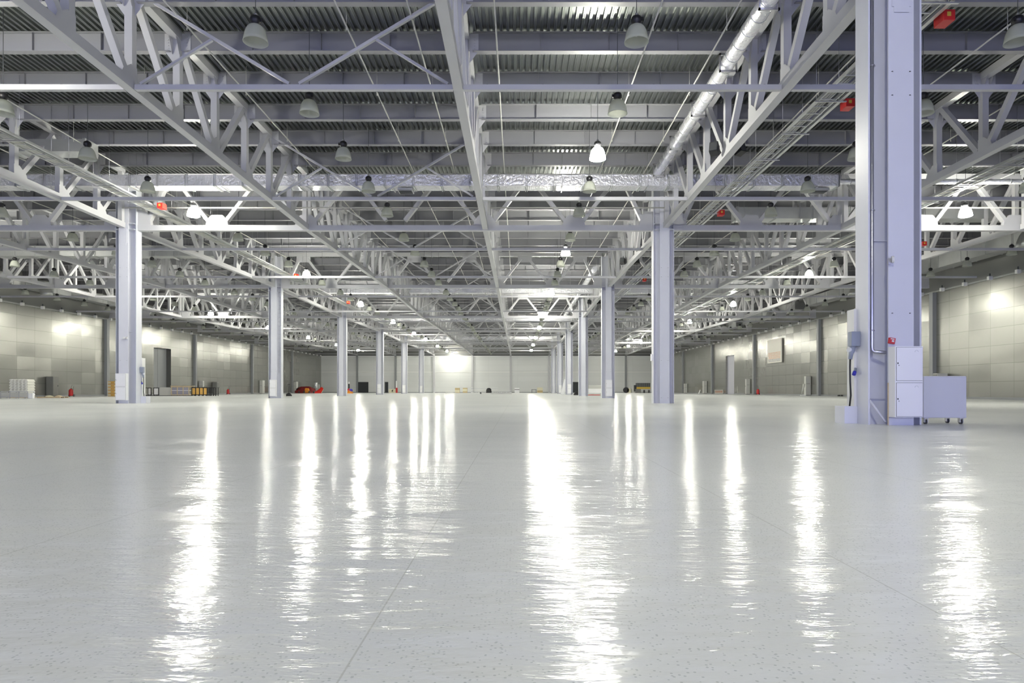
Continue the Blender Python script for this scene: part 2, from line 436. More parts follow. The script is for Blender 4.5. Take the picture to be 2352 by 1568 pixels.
# ------------------------------------------------------------------ longitudinal roof trusses
LOWZ, TOPC, DKZ, PURZ = 7.75, 10.17, 10.4, 9.85
def make_truss(down, mg):
    t = empty('roof_truss'); N = 8; w = .23
    zo = (lambda y: .2 * (1 - y / BAY)) if down else (lambda y: .2 * y / BAY)
    lo = lambda y, dz=0: (0, y, LOWZ + .12 + zo(y) + dz)
    hi = lambda y, dz=0: (0, y, TOPC + .115 + zo(y) + dz)
    MB().beam(lo(mg), lo(BAY - mg), w, .24).build('lower_chord', STEEL, t)
    MB().beam(hi(mg), hi(BAY - mg), w, .225).build('top_chord', STEEL, t)
    ys = [BAY * k / N for k in range(N + 1)]
    for k in range(0, N + 1):
        y = ys[k]
        if k == 0: y = mg + .14
        if k == N: y = BAY - mg - .14
        m = MB(); m.box(-.095, .095, y - .095, y + .095, lo(y)[2] + .12, hi(y)[2] - .11)
        if 0 < k < N:                                                        # its gusset plates at foot and head
            z = lo(y)[2] + .12; sg = -1 if k <= 4 else 1
            pts = [(y - .12, 0), (y + .12, 0), (y + .12, .34), (y - .12, .34)]
            ex = [(y + sg * .12, 0), (y + sg * .5, 0), (y + sg * .45, .12), (y + sg * .12, .36)]
            for x in (-.0955, .0955):
                for P in (pts, ex): m.add([(x, p[0], z + p[1]) for p in P], [(0, 1, 2, 3)])
            z = hi(y)[2] - .11
            P = [(y - .3, 0), (y + .3, 0), (y + .12, -.42), (y - .12, -.42)]
            for x in (-.0955, .0955): m.add([(x, p[0], z + p[1]) for p in P], [(0, 1, 2, 3)])
        m.build('vertical', STEEL, t)
    for k in range(N):
        if k < 4: a, b = hi(ys[k] + .22, -.11), lo(ys[k + 1] - .2, .12)
        else: a, b = lo(ys[k] + .2, .12), hi(ys[k + 1] - .22, -.11)
        MB().beam(a, b, .17, .17).build('diagonal', STEEL, t)
    for k in range(1, N):                                                    # bolted seats for the purlins
        m = MB(); y = ys[k]; zz = PURZ + zo(y)
        m.box(-.36, .36, y - .02, y - .008, zz + .03, zz + .52)
        for s in (-1, 1):
            for q in range(5): m.box(*sorted((s * .24, s * .27)), y - .035, y - .02, zz + .09 + q * .08, zz + .12 + q * .08)
            m.add([(s * .115, y - .014, zz + .03), (s * .36, y - .014, zz + .03), (s * .115, y - .014, zz - .3)], [(0, 1, 2)])
        m.build('purlin_seat', STEEL, t)
    return t
def trussline(i):
    return ['second line left of the left columns', 'first line left of the left columns', 'over the left-hand column row',
            'left line between the column rows', 'right line between the column rows', 'over the right-hand column row',
            'first line right of the right columns', 'second line right of the right columns'][i]
BAYW = ['nearest bay', 'second bay', 'third bay', 'fourth bay', 'fifth bay', 'sixth bay', 'bay before the far wall']
st = {}
for k in range(7):
    for i, X in enumerate(LINES):
        key = (k % 2 == 0, i in (2, 5))
        if key not in st: st[key] = Stock(make_truss(key[0], .44 if key[1] else .15))
        o = st[key].get((X, YT(k), 0))
        tag(o, 'grey steel roof truss, %s, %s' % (BAYW[k], trussline(i)), 'roof truss', 'lengthwise roof trusses')

# ------------------------------------------------------------------ crosswise girders on the column rows
def make_girder(x0, x1, zo, braced):
    t = empty('cross_girder'); z0 = 7.72 + zo; zt = 10.02 + zo
    a, b = x0 + .47, x1 - .47
    MB().box(a, b, -.125, .125, z0, z0 + .24).build('lower_chord', STEEL, t)
    MB().box(a, b, -.11, .11, zt, zt + .24).build('top_chord', STEEL, t)
    n = round((x1 - x0) / 4); step = (x1 - x0) / n
    for k in range(n):
        g = MB()
        L = x0 + k * step; R = L + step; M = (L + R) / 2
        for (p, s) in ((L, 1), (R, -1)):
            edge = (k == 0 and s == 1) or (k == n - 1 and s == -1)
            bx = p + s * (.95 if edge else .42); bz = z0 + (.5 if edge else .46)
            MB().beam((bx, 0, bz), (M - s * .3, 0, zt - .2), .16, .25, (0, 1, 0)).build('diagonal', STEEL, t)
        g.add([(M - .5, -.012, zt + .02), (M + .5, -.012, zt + .02), (M + .5, -.012, zt - .3), (M + .36, -.012, zt - .43), (M - .36, -.012, zt - .43), (M - .5, -.012, zt - .3)], [(0, 5, 4, 3, 2, 1)])
        g.build('gusset_plate', STEEL, t)
    for k in range(n + 1):
        P = x0 + k * step; g = MB()
        if braced and k in (3,):
            continue
        w = 1.05 if k in (0, n) else .5; h = .62 if k in (0, n) else .46
        zz = z0 + .24
        pr = [(-w, 0), (w, 0), (w - .04, h - .22), (w - .25, h), (-w + .25, h), (-w + .04, h - .22)]
        if k == 0: pr = [(.47, 0), (w, 0), (w - .04, h - .22), (w - .25, h), (.47, h)]
        if k == n: pr = [(-.47, 0), (-.47, h), (-w + .25, h), (-w + .04, h - .22), (-w, 0)]
        nn = len(pr)
        vs = [(P + p[0], y, zz + p[1]) for y in (-.1, .1) for p in pr]
        g.add(vs, [tuple(range(nn)), tuple(reversed(range(nn, 2 * nn)))] + [(i, nn + i, nn + (i + 1) % nn, (i + 1) % nn) for i in range(nn)])
        g.build('gusset_plate', STEEL, t)
    if braced:
        for X in (-7.3, -3.6): MB().box(X - .55, X + .55, -.137, -.125, z0 + .015, z0 + .225).build('splice_plate', STEEL, t)
    return t
gst = {}
for k in range(1, 7):
    for gi, (a, b) in enumerate(((XL, -17.45), (-17.45, 6.51), (6.51, XR))):
        key = (gi, k % 2)
        if key not in gst: gst[key] = Stock(make_girder(a, b, zoff(k), gi == 1))
        o = gst[key].get((0, YT(k), 0))
        where = ['from left wall to left columns', 'between the two column rows', 'from right columns to right wall'][gi]
        tag(o, 'grey lattice girder at the %s column pair, %s' % (ordn(k + 1), where), 'girder', 'crosswise lattice girders')

# ------------------------------------------------------------------ ties between the trusses, braced in the middle aisle
AISLE = ['left wall aisle', 'second aisle from left wall', 'aisle left of left columns', 'aisle right of left columns',
         'braced middle aisle', 'aisle left of right columns', 'aisle right of right columns', 'second aisle from right wall', 'right wall aisle']
def make_tie(w, braced):
    t = empty('braced_tie' if braced else 'tie_beam'); h = w / 2 - .13
    MB().box(-h, h, -.065, .065, 0, .125).build('bar', STEEL, t)
    MB().box(-h - .02, -h + .1, -.03, .03, .03, .1).build('end_lug', STEEL, t)
    MB().box(h - .1, h + .02, -.03, .03, .03, .1).build('end_lug', STEEL, t)
    if braced:
        H = 2.42
        for s in (-1, 1):
            A = Vector((s * .12, 0, .16)); B = Vector((s * (h + .02), 0, H))
            MB().beam(A, B, .07, .09, (0, 1, 0)).build('brace_diagonal', STEEL, t)
            Mid = A.lerp(B, .5) + Vector((0, 0, -.05))
            MB().beam((s * (h - .12), 0, .16), Mid, .06, .07, (0, 1, 0)).build('brace_strut', STEEL, t)
    return t
ties = {}
wid = [EDGES[i + 1] - EDGES[i] for i in range(9)]
for n_ in range(14):
    tt = .25 + .5 * n_
    for i in range(9):
        key = (round(wid[i], 1), i == 4)
        if key not in ties: ties[key] = Stock(make_tie(wid[i], i == 4))
        o = ties[key].get(((EDGES[i] + EDGES[i + 1]) / 2, YT(tt), LOWZ + .0 + zoff(tt)))
        lab = '%s, %s from camera, over the %s' % ('grey tie beam with bracing above it' if i == 4 else 'slim grey tie beam', ordn(n_ + 1), AISLE[i])
        tag(o, lab, 'tie beam', 'tie beams over the ' + AISLE[i])

# ------------------------------------------------------------------ purlins
def purlin_mb(w, m=None, ox=0, oy=0, oz=0):
    m = m or MB(); h = w / 2 - .2
    m.ibeam((ox - h, oy, oz + .2725), (ox + h, oy, oz + .2725), .2, .54, .022, .014)
    if w < 9:
        for x in (-h * .5, 0.0, h * .5): m.box(ox + x - .006, ox + x + .006, oy - .09, oy + .09, oz + .024, oz + .52)
    return m
purl = {}; cnt = 0; rest = MB()
ks = [k for k in range(1, 56) if k % 8]
for k in ks:
    tt = k / 8
    for i in range(9):
        xc = (EDGES[i] + EDGES[i + 1]) / 2; z = PURZ + zoff(tt)
        if cnt < 297:
            key = round(wid[i], 1)
            if key not in purl:
                o = purlin_mb(wid[i]).build('roof_purlin', PURLIN); purl[key] = o; freeze(o)
            else: o = purl[key].copy(); col.objects.link(o)
            o.location = (xc, YT(tt), z); cnt += 1
            tag(o, 'grey roof purlin, %s from camera, over the %s' % (ordn(ks.index(k) + 1), AISLE[i]), 'roof beam', 'roof purlins under the deck')
        else: purlin_mb(8.001 if wid[i] > 7.7 else wid[i], rest, xc, YT(tt), z)
o = rest.build('roof_purlin', PURLIN); tag(o, 'distant grey roof purlins packed together beneath the far deck', 'roof beam', 'distant roof purlins', 'stuff')

# ------------------------------------------------------------------ lamps
DZ = 7.80; zd = 8.92
def lamp_parts(lit):
    t = empty('pendant_lamp')
    out = [(.07, .365), (.105, .358), (.142, .335), (.176, .295), (.204, .235), (.226, .16), (.242, .075), (.256, .0)]
    inn = [(.247, .0), (.233, .075), (.217, .16), (.195, .23), (.167, .287), (.133, .325), (.1, .345), (.0, .35)]
    mb = MB()
    mb.lathe(([(0, .37)] + out) if lit else (out + inn), 16 if lit else 24)
    mb.build('glass_shade', LIT if lit else GLASS, t)
    if lit: MB().lathe([(.245, .01), (.19, -.03), (0, -.04)], 16).build('diffuser', LITB, t)
    else: MB().lathe([(0, .13), (.035, .14), (.045, .18), (.04, .26), (.05, .355)], 10).build('bulb', CLIP, t)
    h = MB(); h.lathe([(0, .36), (.075, .36), (.08, .39), (.112, .42), (.117, .48), (.1, .53), (.05, .56), (.02, .58), (0, .58)], 16)
    h.box(-.155, -.11, -.02, .02, .42, .49)
    h.build('ballast_housing', BLACK, t)
    MB().lathe([(.03, .57), (.035, .60), (.02, .62), (0, .62)], 8).build('hook', PIPEM, t)
    return t
def add_cord(t, length, store={}):
    k = round(length, 2)
    if k not in store:
        store[k] = MB().tube([(0, 0, .6), (0, 0, .6 + length)], .008, 6).build('cord', DARK, t)
    else:
        c = store[k].copy(); col.objects.link(c); c.parent = t
LB, LC, LE, LF = 5, 3, 7, 1
LITS = {(5, 2), (5, 6), (5, 10), (5, 14), (5, 18), (5, 22), (5, 26), (5, 30), (5, -3),
        (3, 4), (3, 8), (3, 12), (3, 16), (3, 20), (3, 23), (3, 27), (3, 31), (3, 34), (3, 0),
        (7, 4), (7, 8), (7, 12), (7, 16), (7, 19), (7, 24), (7, 27), (7, 31),
        (1, 2), (1, 6), (1, 10), (1, 14), (1, 18), (1, 22), (1, 26), (1, 30)}
LT = [.125, .3125, .5, .6875, .875]
lp = Stock(lamp_parts(False)); ll = Stock(lamp_parts(True)); nl = 0
for j in range(-7, 35):
    q, r = divmod(j, 5); tt = q + LT[r]
    for i in range(9):
        lit = (i, j) in LITS
        if j < 0 and not lit: continue
        if j > 31 and not lit and i != 4: continue
        if i == 2 or i == 6 and False: pass
        if i in (0, 8) and j < 3: continue
        if i in (1, 7) and j < 1 and not lit: continue
        X = (EDGES[i] + EDGES[i + 1]) / 2
        jx = random.uniform(-.06, .06); lift = .09 if j == 0 else 0
        o = (ll if lit else lp).get((X + jx, YT(tt), DZ + lift), random.uniform(0, 6))
        top = (PURZ if r in (0, 2, 4) else DKZ)
        if ((q, r) == (0, 4) and -33 < X < 13) or ((q, r) == (2, 2) and -17 < X < 12.5): top = zd - .07 - zoff(tt)
        add_cord(o, top + zoff(tt) - DZ - lift - .6)
        nl += 1
        if j >= 0:
            start = 3 if i in (0, 8) else (1 if i in (1, 7) else 0)
            lab = '%s pendant dome lamp, %s from camera over the %s' % ('glowing white' if lit else 'unlit frosted', ordn(j + 1 - start), AISLE[i])
        else: lab = 'glowing dome lamp behind the camera, %s back over the %s' % (ordn(-j), AISLE[i])
        tag(o, lab, 'pendant lamp', 'pendant dome lamps')
print('lamps', nl)

# ------------------------------------------------------------------ ducts and pipes
def duct(name, x0, x1, y, z, dy, dz, mat, label, seg=1.14, parts=True, grp=None):
    t = empty(name, ((x0 + x1) / 2, y, z))
    h = (x1 - x0) / 2
    MB().box(-h, h, 0, dy, 0, dz).build('duct_body', mat, t)
    n = int(2 * h / seg); proto = None; allm = MB()
    for k in range(n + 1):
        x = -h + k * 2 * h / n
        if not parts and k % 2: continue
        q = MB()
        for dx in (-.035, .035):
            q.box(dx - .012, dx + .012, -.03, dy + .03, -.03, dz + .03)
        if True:
            if proto is None: proto = q.build('joint_flange', GALV, t); proto.location = (x, 0, 0)
            else: c = proto.copy(); col.objects.link(c); c.parent = t; c.location = (x, 0, 0)
        if False: allm.v += [(a + x, b, c) for (a, b, c) in q.v]; o = len(allm.v) - len(q.v); allm.f += [tuple(o + i for i in f) for f in q.f]; allm.mi += q.mi; allm.sm += q.sm
    for k in range(0, n + 1, 3):
        hg = MB()
        x = -h + k * 2 * h / n + .3
        if x > h: continue
        for yy in (-.02, dy + .02): hg.tube([(x, yy, -.04), (x, yy, 1.35 if z < 9.1 else .9)], .006, 5)
        hg.box(x - .02, x + .02, -.04, dy + .04, -.06, -.035)
        hg.build('hanger', PIPEM, t)
    tag(t, label, 'duct', grp)
    return t
zd = 8.92
duct('foil_duct', -33.2, 13.1, YT(.85), zd, .7, .45, FOIL, 'long rectangular silver foil duct crossing the hall in front of the nearest full girder')
duct('foil_duct', -17.0, 12.5, YT(2.5), zd, .7, .5, FOIL, 'rectangular silver foil duct crossing the hall in the third bay', parts=False)
duct('foil_duct', -17.0, 12.5, YT(3.8), zd, .7, .5, FOIL, 'rectangular silver foil duct crossing the hall in the fourth bay', parts=False)
duct('foil_duct', -17.0, 12.5, YT(5.4), zd, .7, .5, FOIL, 'rectangular silver foil duct crossing the hall in the sixth bay', parts=False)
duct('sheet_metal_duct', 10.6, 25.0, YT(1.12), 8.85, .8, .55, GALV, 'bare galvanised duct behind the girder in the aisles right of the columns', seg=.9, parts=False)
duct('sheet_metal_duct', -32.0, -18.0, YT(1.6), 8.8, .8, .6, GALV, 'bare galvanised duct in the second bay left of the left-hand columns', seg=.6, parts=False)
duct('sheet_metal_duct', -18.6, -15.9, YT(.70), 9.35, .7, .45, GALV, 'short galvanised duct box at top left near the first column truss', seg=1.3, parts=False)

def air_grille(px, py, d, w, label):
    X, Z = PX(px, d), PZ(py, d)
    t = empty('air_grille', (X, d, Z)); MB().box(-w, w, -.02, .02 + .5, 0, .1).build('collar', GALV, t)
    m = MB()
    for k in range(6): m.box(-w + .03, w - .03, .03 + k * .08, .05 + k * .08, -.015, 0)
    m.build('louvres', DARK, t); tag(t, label, 'air grille', 'air grilles under the foil duct')
air_grille(930, 437, YT(.86), .3, 'small dark air grille under the foil duct left of the central truss')
air_grille(1885, 437, YT(.86), .35, 'small dark air grille under the right end of the foil duct')

# round insulated pipes running lengthwise
def round_pipe(x, y0, y1, z, r, label, mat=FOIL, drop=None):
    t = empty('round_duct', (x, y0, z)); L = y1 - y0
    pts = [(0, 0, 0), (0, L - .5, 0)]
    if drop: pts += [(0, L - .25, -.06), (0, L - .08, -.2), (0, L, -.45)]
    MB().tube(pts, r, 18).build('pipe_body', mat, t)
    wb = None
    for k in range(int(L / .62)):
        y = .3 + k * .62
        if wb is None: wb = MB().tube([(0, -.015, 0), (0, .015, 0)], r + .008, 18).build('wrap_band', GALV, t); q = wb
        else: q = wb.copy(); col.objects.link(q); q.parent = t
        q.location = (0, y, 0)
    for k in range(int(L / 2.9) + 1):
        m = MB(); y = .9 + k * 2.9
        if y > L - .6: break
        m.box(-r - .04, r + .04, y - .025, y + .025, r, r + .05); m.box(-r - .04, r + .04, y - .025, y + .025, -r - .05, -r)
        for s in (-1, 1): m.box(*sorted((s * r, s * (r + .04))), y - .025, y + .025, -r - .05, r + .05); 
        m.tube([(r + .02, y, r), (r + .02, y, .85)], .008, 6)
        m.build('clamp', PIPEM, t)
    tag(t, label, 'duct', 'round foil-wrapped ducts'); return t
round_pipe(5.68, YT(-.35), YT(.85) + .35, 9.42, .2, 'round silver foil-wrapped duct running beside the right-hand column truss, nearest bay')
round_pipe(5.68, YT(2.05) , YT(3.8) + .3, 9.5, .2, 'distant round silver foil-wrapped duct beside the right-hand column truss, third and fourth bays')
t = empty('round_duct', (13.2, YT(.87), 9.2)); MB().tube([(0, 0, 0), (16.5, 0, 0)], .11, 14).build('pipe_body', FOIL, t)
for k in range(15): MB().tube([(.5 + k * 1.1, 0, 0), (.54 + k * 1.1, 0, 0)], .125, 14).build('pipe_coupling', GALV, t)
tag(t, 'thin silver pipe continuing the foil duct towards the right wall', 'duct')
# ducts along the side walls with curved outlets
def make_wall_duct(w, s):
    t = empty('wall_duct'); L = BAY - 2.4
    MB().box(-w / 2, w / 2, 0, L, 0, .8).build('duct_body', GALV, t)
    for k in range(8): MB().box(-w / 2 - .03, w / 2 + .03, k * 2.2, k * 2.2 + .05, -.03, .83).build('joint_flange', GALV, t)
    pts = [(s * w / 2 + s * (.05 + .9 * math.sin(a)), 4.5, .35 - .9 * (1 - math.cos(a))) for a in [i * PI / 2 / 8 for i in range(9)]]
    MB().tube(pts, .42, 18).build('outlet_elbow', GALV, t)
    for k in range(3): MB().tube([(0, 1 + k * 6.5, .8), (0, 1 + k * 6.5, 1.65)], .015, 6).build('hanger_rod', PIPEM, t)
    return t
for (x, s_, wn) in ((28.6, -1, 'right'), (-39.5, 1, 'left')):
    wd = Stock(make_wall_duct(1.0, s_))
    for k in range(0 if wn == 'right' else 1, 7):
        o = wd.get((x, YT(k) + 1.2, 8.75)); tag(o, 'galvanised duct with curved outlet high on the %s wall, %s' % (wn, BAYW[k]), 'duct', 'galvanised ducts along the side walls')

def sprinkler(x, z, t0, t1, label, r=.022):
    t = empty('sprinkler_pipe', (x, YT(t0), 0)); m = MB(); k = t0; pts = []
    ts_ = [t0] + [q for q in range(-1, 8) if t0 < q < t1] + [t1]
    m.tube([(0, YT(q) - YT(t0), z + zoff(q)) for q in ts_], r, 8); m.build('pipe_run', PIPEW, t)
    y = 1.0; L = YT(t1) - YT(t0)
    while y < L:
        h = MB(); zz = z + zoff(t0 + y / BAY); h.tube([(0, y, zz), (0, y, DKZ + zoff(t0 + y / BAY))], .007, 5); h.tube([(0, y, zz + .04), (0, y, zz - .1)], .014, 6); y += 3.6
        h.build('hanger_with_head', PIPEW, t)
    tag(t, label, 'pipe', 'thin white sprinkler pipes')
for (x, i, w) in ((-.55, 5, 'left'), (3.4, 5, 'middle'), (5.25, 5, 'right'), (-8.3, 4, 'left'), (-4.3, 4, 'middle'), (-2.6, 4, 'right'),
                  (-16.0, 3, 'left'), (-11.4, 3, 'right'), (9.2, 6, 'left'), (12.3, 6, 'right'), (15.6, 7, 'left'), (20.6, 7, 'right'), (-23.2, 2, 'left'), (-19.4, 2, 'right'), (-31, 1, 'left'), (-27.4, 1, 'right')):
    sprinkler(x, 9.58, .02, 6.6, 'thin white sprinkler pipe, %s of those over the %s' % (w, AISLE[i]))
# crosswise conduits and perforated trays behind the ties
def tray(x0, x1, t_, label):
    t = empty('cable_tray', ((x0 + x1) / 2, YT(t_), LOWZ + .17 + zoff(t_))); h = (x1 - x0) / 2
    m = MB(); m.box(-h, h, 0, .2, 0, .008); m.box(-h, h, -.004, 0, 0, .07); m.box(-h, h, .2, .204, 0, .07); m.build('tray_channel', GALV, t)
    x = -h + .5
    while x < h: MB().box(x - .025, x + .025, -.03, .02, .03, .08).build('tray_clip', DARK, t); x += 1.37
    tag(t, label, 'cable tray', 'perforated crosswise cable trays'); return t
for i in range(1, 8):
    tray(EDGES[i] + .2, EDGES[i + 1] - .2, .262, 'bright perforated cable tray on the nearest tie, over the %s' % AISLE[i])
for i in range(3, 6):
    tray(EDGES[i] + .2, EDGES[i + 1] - .2, 1.012, 'perforated cable tray behind the nearest full girder, over the %s' % AISLE[i])
# crosswise conduit in front of girder 1
for (a, b, w) in ((-17, -1.7, 'left of the central truss'), (-1.2, 6.3, 'right of the central truss'), (14.8, 30, 'beside the right wall')):
    o = MB().tube([(a, YT(.93), 8.42), (b, YT(.93), 8.42)], .03, 8).build('conduit', PIPEW)
    tag(o, 'thin white crosswise conduit under the foil duct, %s' % w, 'pipe', 'crosswise conduits')

# lengthwise ladder trays with cables
def ladder_tray(x, t0, t1, label):
    t = empty('ladder_cable_tray', (x, YT(t0), 8.35)); L = YT(t1) - YT(t0)
    m = MB()
    for s in (-.22, .22): m.box(s - .015, s + .015, 0, L, 0, .09)
    y = .3
    while y < L: m.box(-.22, .22, y - .015, y + .015, .01, .03); y += .45
    m.build('rails_and_rungs', GALV, t)
    for (dx, r) in ((-.15, .028), (-.08, .035), (.0, .03), (.06, .022)): MB().tube([(dx, 0, .03 + r), (dx, L, .03 + r)], r, 6).build('cable', PIPEW, t)
    y = 1.2; th = None
    while y < L:
        if th is None:
            m = MB(); m.box(-.34, .5, -.02, .02, -.05, -.02)
            for s in (-.3, .3): m.tube([(s, 0, -.03), (s, 0, 2.0)], .006, 5)
            q = th = m.build('trapeze_hanger', PIPEM, t)
        else: q = th.copy(); col.objects.link(q); q.parent = t
        q.location = (0, y, 0); y += 2.25
    # second, lower tier of strip channel
    m = MB(); m.box(.33, .42, 0, L, 0, .06); m.build('side_channel', GALV, t)
    tag(t, label, 'cable tray', 'lengthwise ladder cable trays')
ladder_tray(8.3, .02, 6.5, 'long ladder cable tray running away right of the right-hand columns')
ladder_tray(-15.75, .3, 6.5, 'long ladder cable tray running away right of the left-hand columns')
ladder_tray(16.9, .3, 6.5, 'long ladder cable tray running away near the right wall')

# red boxes hung beside the trays
def red_box(X, tt, label, z=8.22):
    mat = RED if X > 0 else REDO
    t = empty('alarm_box', (X, YT(tt), z)); MB().box(-.12, .12, -.17, .17, 0, .22).build('housing', mat or REDO, t, bevel=.01)
    MB().box(-.05, .03, -.175, -.17, .08, .17).build('label_plate', YELM, t)
    m = MB(); m.box(-.03, .03, -.03, .03, .22, .24); m.tube([(0, 0, .23), (0, 0, 1.2)], .008, 5); m.build('hanger_rod', PIPEM, t)
    tag(t, label, 'alarm box', 'red boxes hanging under the roof')
for (X, tt, l) in ((8.9, .12, 'red box half hidden at the top beside the big near column'), (8.95, .35, 'dark red hanging box by the ladder tray, right of the right-hand truss'), (8.9, .96, 'red hanging box beside the second right-hand column at girder height'),
                   (8.9, 1.93, 'small red hanging box beside the third right-hand column'), (-15.0, .9, 'orange-red hanging box at the head of the nearest left column'), (-14.2, 1.05, 'orange-red box just under the glowing lamp at left'),
                   (-15.0, 1.84, 'red hanging box at the head of the second left column'), (-15.0, 2.6, 'small red hanging box at the head of the third left column'), (-15.0, 4.5, 'tiny red hanging box far down the left column row'), (21.5, 1.3, 'dark red hanging box under the roof at the right edge')):
    red_box(X, tt, l)
# loudspeakers in pairs on the right-hand column truss
def make_speaker():
    t = empty('loudspeaker'); MB().box(-.13, .13, -.14, .14, 0, .34).build('cabinet', BLACK, t, bevel=.01)
    MB().box(-.11, .11, -.15, -.14, .03, .31).build('grille', DARK, t)
    MB().box(-.02, .02, -.02, .02, .34, .5).build('bracket', DARK, t); return t
sp = Stock(make_speaker())
for k in range(5):
    for s in (-1, 1):
        o = sp.get((6.55 + s * .42, YT(k + .5), LOWZ + zoff(k + .5) + .12), s * .5); o.rotation_euler.x = -.3
        tag(o, 'black loudspeaker on the %s side of the right-hand column truss, %s' % ('left' if s < 0 else 'right', BAYW[k]), 'loudspeaker', 'loudspeakers on the column truss')

# white brackets along the wall ledges
br = MB(); br.box(-.12, .12, -.1, .1, -.12, .12); br.m = 1; br.box(-.03, .03, -.03, .03, .12, .3); bro = None
for sd, x in (('left', XL + .25), ('right', XR - .25)):
    y = 47.2 if sd == 'left' else 37.0; k = 0
    while y < YF - 1:
        if min(abs(y - YT(q)) for q in range(8)) > .4:
            k += 1
            if bro is None: o = bro = br.build('ledge_bracket', [CLIP, DARK])
            else: o = bro.copy(); col.objects.link(o)
            o.location = (x, y, LEDGEZ - .0)
            tag(o, 'small white bracket on the %s wall ledge, %s from the camera' % (sd, ordn(k)), 'bracket', 'brackets on the %s wall ledge' % sd)
        y += 2.35

# ------------------------------------------------------------------ column fittings
def make_cabinet(w=.46, dp=.2, z0=.143, z1=1.326):
    t = empty('electrical_cabinet'); h = w / 2
    mid = z0 + (z1 - z0) * .5
    bd = MB(); bd.box(-h, h, -dp, 0, z0, z1); bd.m = 1                        # dark rebates the doors close into
    bd.box(-h + .014, h - .007, -dp - .0015, -dp + .01, z0 + .01, mid - .014); bd.box(-h + .014, h - .007, -dp - .0015, -dp + .01, mid + .014, z1 - .015)
    bd.build('body', [WHITE, CABD], t)
    for (a, b) in ((z0 + .015, mid - .02), (mid + .02, z1 - .02)):
        d = MB().box(-h + .02, h - .012, -dp - .012, -dp - .0016, a, b).build('door', WHITE, t, bevel=.003)
        l = MB(); l.box(-h + .03, -h + .045, -dp - .022, -dp - .012, (a + b) / 2 - .0, (a + b) / 2 + .025); l.box(-h + .05, -h + .06, -dp - .018, -dp - .012, (a + b) / 2 - .03, (a + b) / 2 - .018)
        l.build('lock', DARK, d)
        e = MB(); e.tube([(h - .11 + .028 * math.cos(q), -dp - .015, b - .075 + .028 * math.sin(q)) for q in [i * PI / 8 for i in range(9)]], .003, 5)
        e.build('handle_ring', TROL, d)
    return t
cab = Stock(make_cabinet())
for (s, k, y) in (('R', 0, 0), ('L', 1, 0), ('L', 2, 0), ('R', 2, 0), ('L', 4, 0), ('R', 4, 0), ('L', 5, 0), ('R', 5, 0), ('L', 6, 0)):
    o = cab.get((CX[s] + (.005 if k == 0 else 0), YT(k) - .418, 0))
    sd = 'right-hand' if s == 'R' else 'left-hand'
    lab = 'white two-door electrical cabinet on the big near column' if k == 0 else 'white two-door electrical cabinet on the %s column in view of the %s row' % (ordn(k + (s == 'R')), sd)
    tag(o, lab, 'electrical cabinet', 'white cabinets on the columns')
# near column
C0 = CX['R']; Y0 = YT(0)
t = empty('call_point', (6.325, Y0 - .405, 1.38)); b_ = MB().box(-.05, .05, -.05, 0, 0, .1).build('housing', RED, t, bevel=.004)
m = MB(); m.box(-.035, .03, -.052, -.05, .072, .088); m.box(-.01, .03, -.053, -.05, .03, .062); m.build('label_window', CLIP, t)
t.rotation_euler.y = .15; tag(t, 'small red fire alarm call point just above the near white cabinet', 'fire alarm call point')
t = empty('conduit', (6.135, Y0 - .18, 0))
MB().tube([(0, 0, 10.2), (0, 0, 1.34), (.006, 0, 1.29), (.03, -.01, 1.262), (.08, -.03, 1.255), (.19, -.1, 1.24)], .03, 12).build('pipe_run', PIPEM, t)
for z in (1.62, 3.7, 6.2, 8.6): m = MB(); m.tube([(0, 0, z), (0, 0, z + .02)], .042, 10); m.box(-.06, .06, -.008, .03, z, z + .02); m.build('pipe_clip', PIPEM, t)
tag(t, 'grey steel conduit running down the big near column into the white cabinet', 'pipe')
o = MB().tube([(6.08, Y0 - .2, .43), (6.27, Y0 - .36, .05)], .018, 8).build('diagonal_strut', COLUMN); tag(o, 'short diagonal steel strut at the foot of the big near column', 'strut')
o = MB().box(6.272, 6.288, Y0 - .43, Y0 - .41, 0, .72).build('timber_strip', WOOD); tag(o, 'thin tan timber strip standing beside the near white cabinet', 'timber strip')
t = empty('wall_lamp', (6.31, Y0 - .41, 2.72)); MB().box(-.045, 0, -.05, .0, 0, .1).build('bracket', PIPEM, t)
MB().tube([(-.0, -.06, .08), (.035, -.075, .08)], .055, 14).build('lens', CLIP, t); tag(t, 'small round white sensor clipped to the big near column', 'sensor')

def make_station():
    """plinth, backing board, industrial socket with plug and hanging cable; local +x points away from the column side"""
    t = empty('socket_station')
    MB().box(0, .23, .14, .5, 0, .31).build('plinth', COLUMN, t, bevel=.004)
    MB().box(0, .045, .17, .42, .31, 2.04).build('backing_board', CLIP, t)
    MB().box(.0, .16, .03, .17, 1.37, 1.63).build('socket_housing', SOCK, t, bevel=.01)
    m = MB(); m.tube([(.1, .1, 1.38), (.13, .08, 1.3), (.15, .07, 1.24), (.165, .07, 1.14)], [.05, .055, .04, .032], 12); m.build('plug', SOCK, t)
    MB().tube([(.14, .08, 1.30), (.20, .07, 1.31)], .045, 12).build('socket_lid', TROL, t)
    pts = [(.165, .07, 1.15), (.168, .07, 1.0), (.16, .08, .75), (.14, .1, .5), (.12, .18, .31)]
    MB().tube(pts, .016, 8).build('cable', BLACK, t)
    MB().tube([(.03, .15, .98), (.07, .1, .9)], .025, 10).build('blue_connector', SOCK, t)
    MB().tube([(.065, .11, .92), (.095, .08, .87)], .033, 10).build('connector_ring', BLUE, t)
    return t
ss = Stock(make_station())
o = ss.get((C0 - .462, Y0, 0), PI); o.scale = (1, -1, 1); tag(o, 'grey power socket with black cable on the left side of the big near column', 'power socket', 'socket stations on the columns')
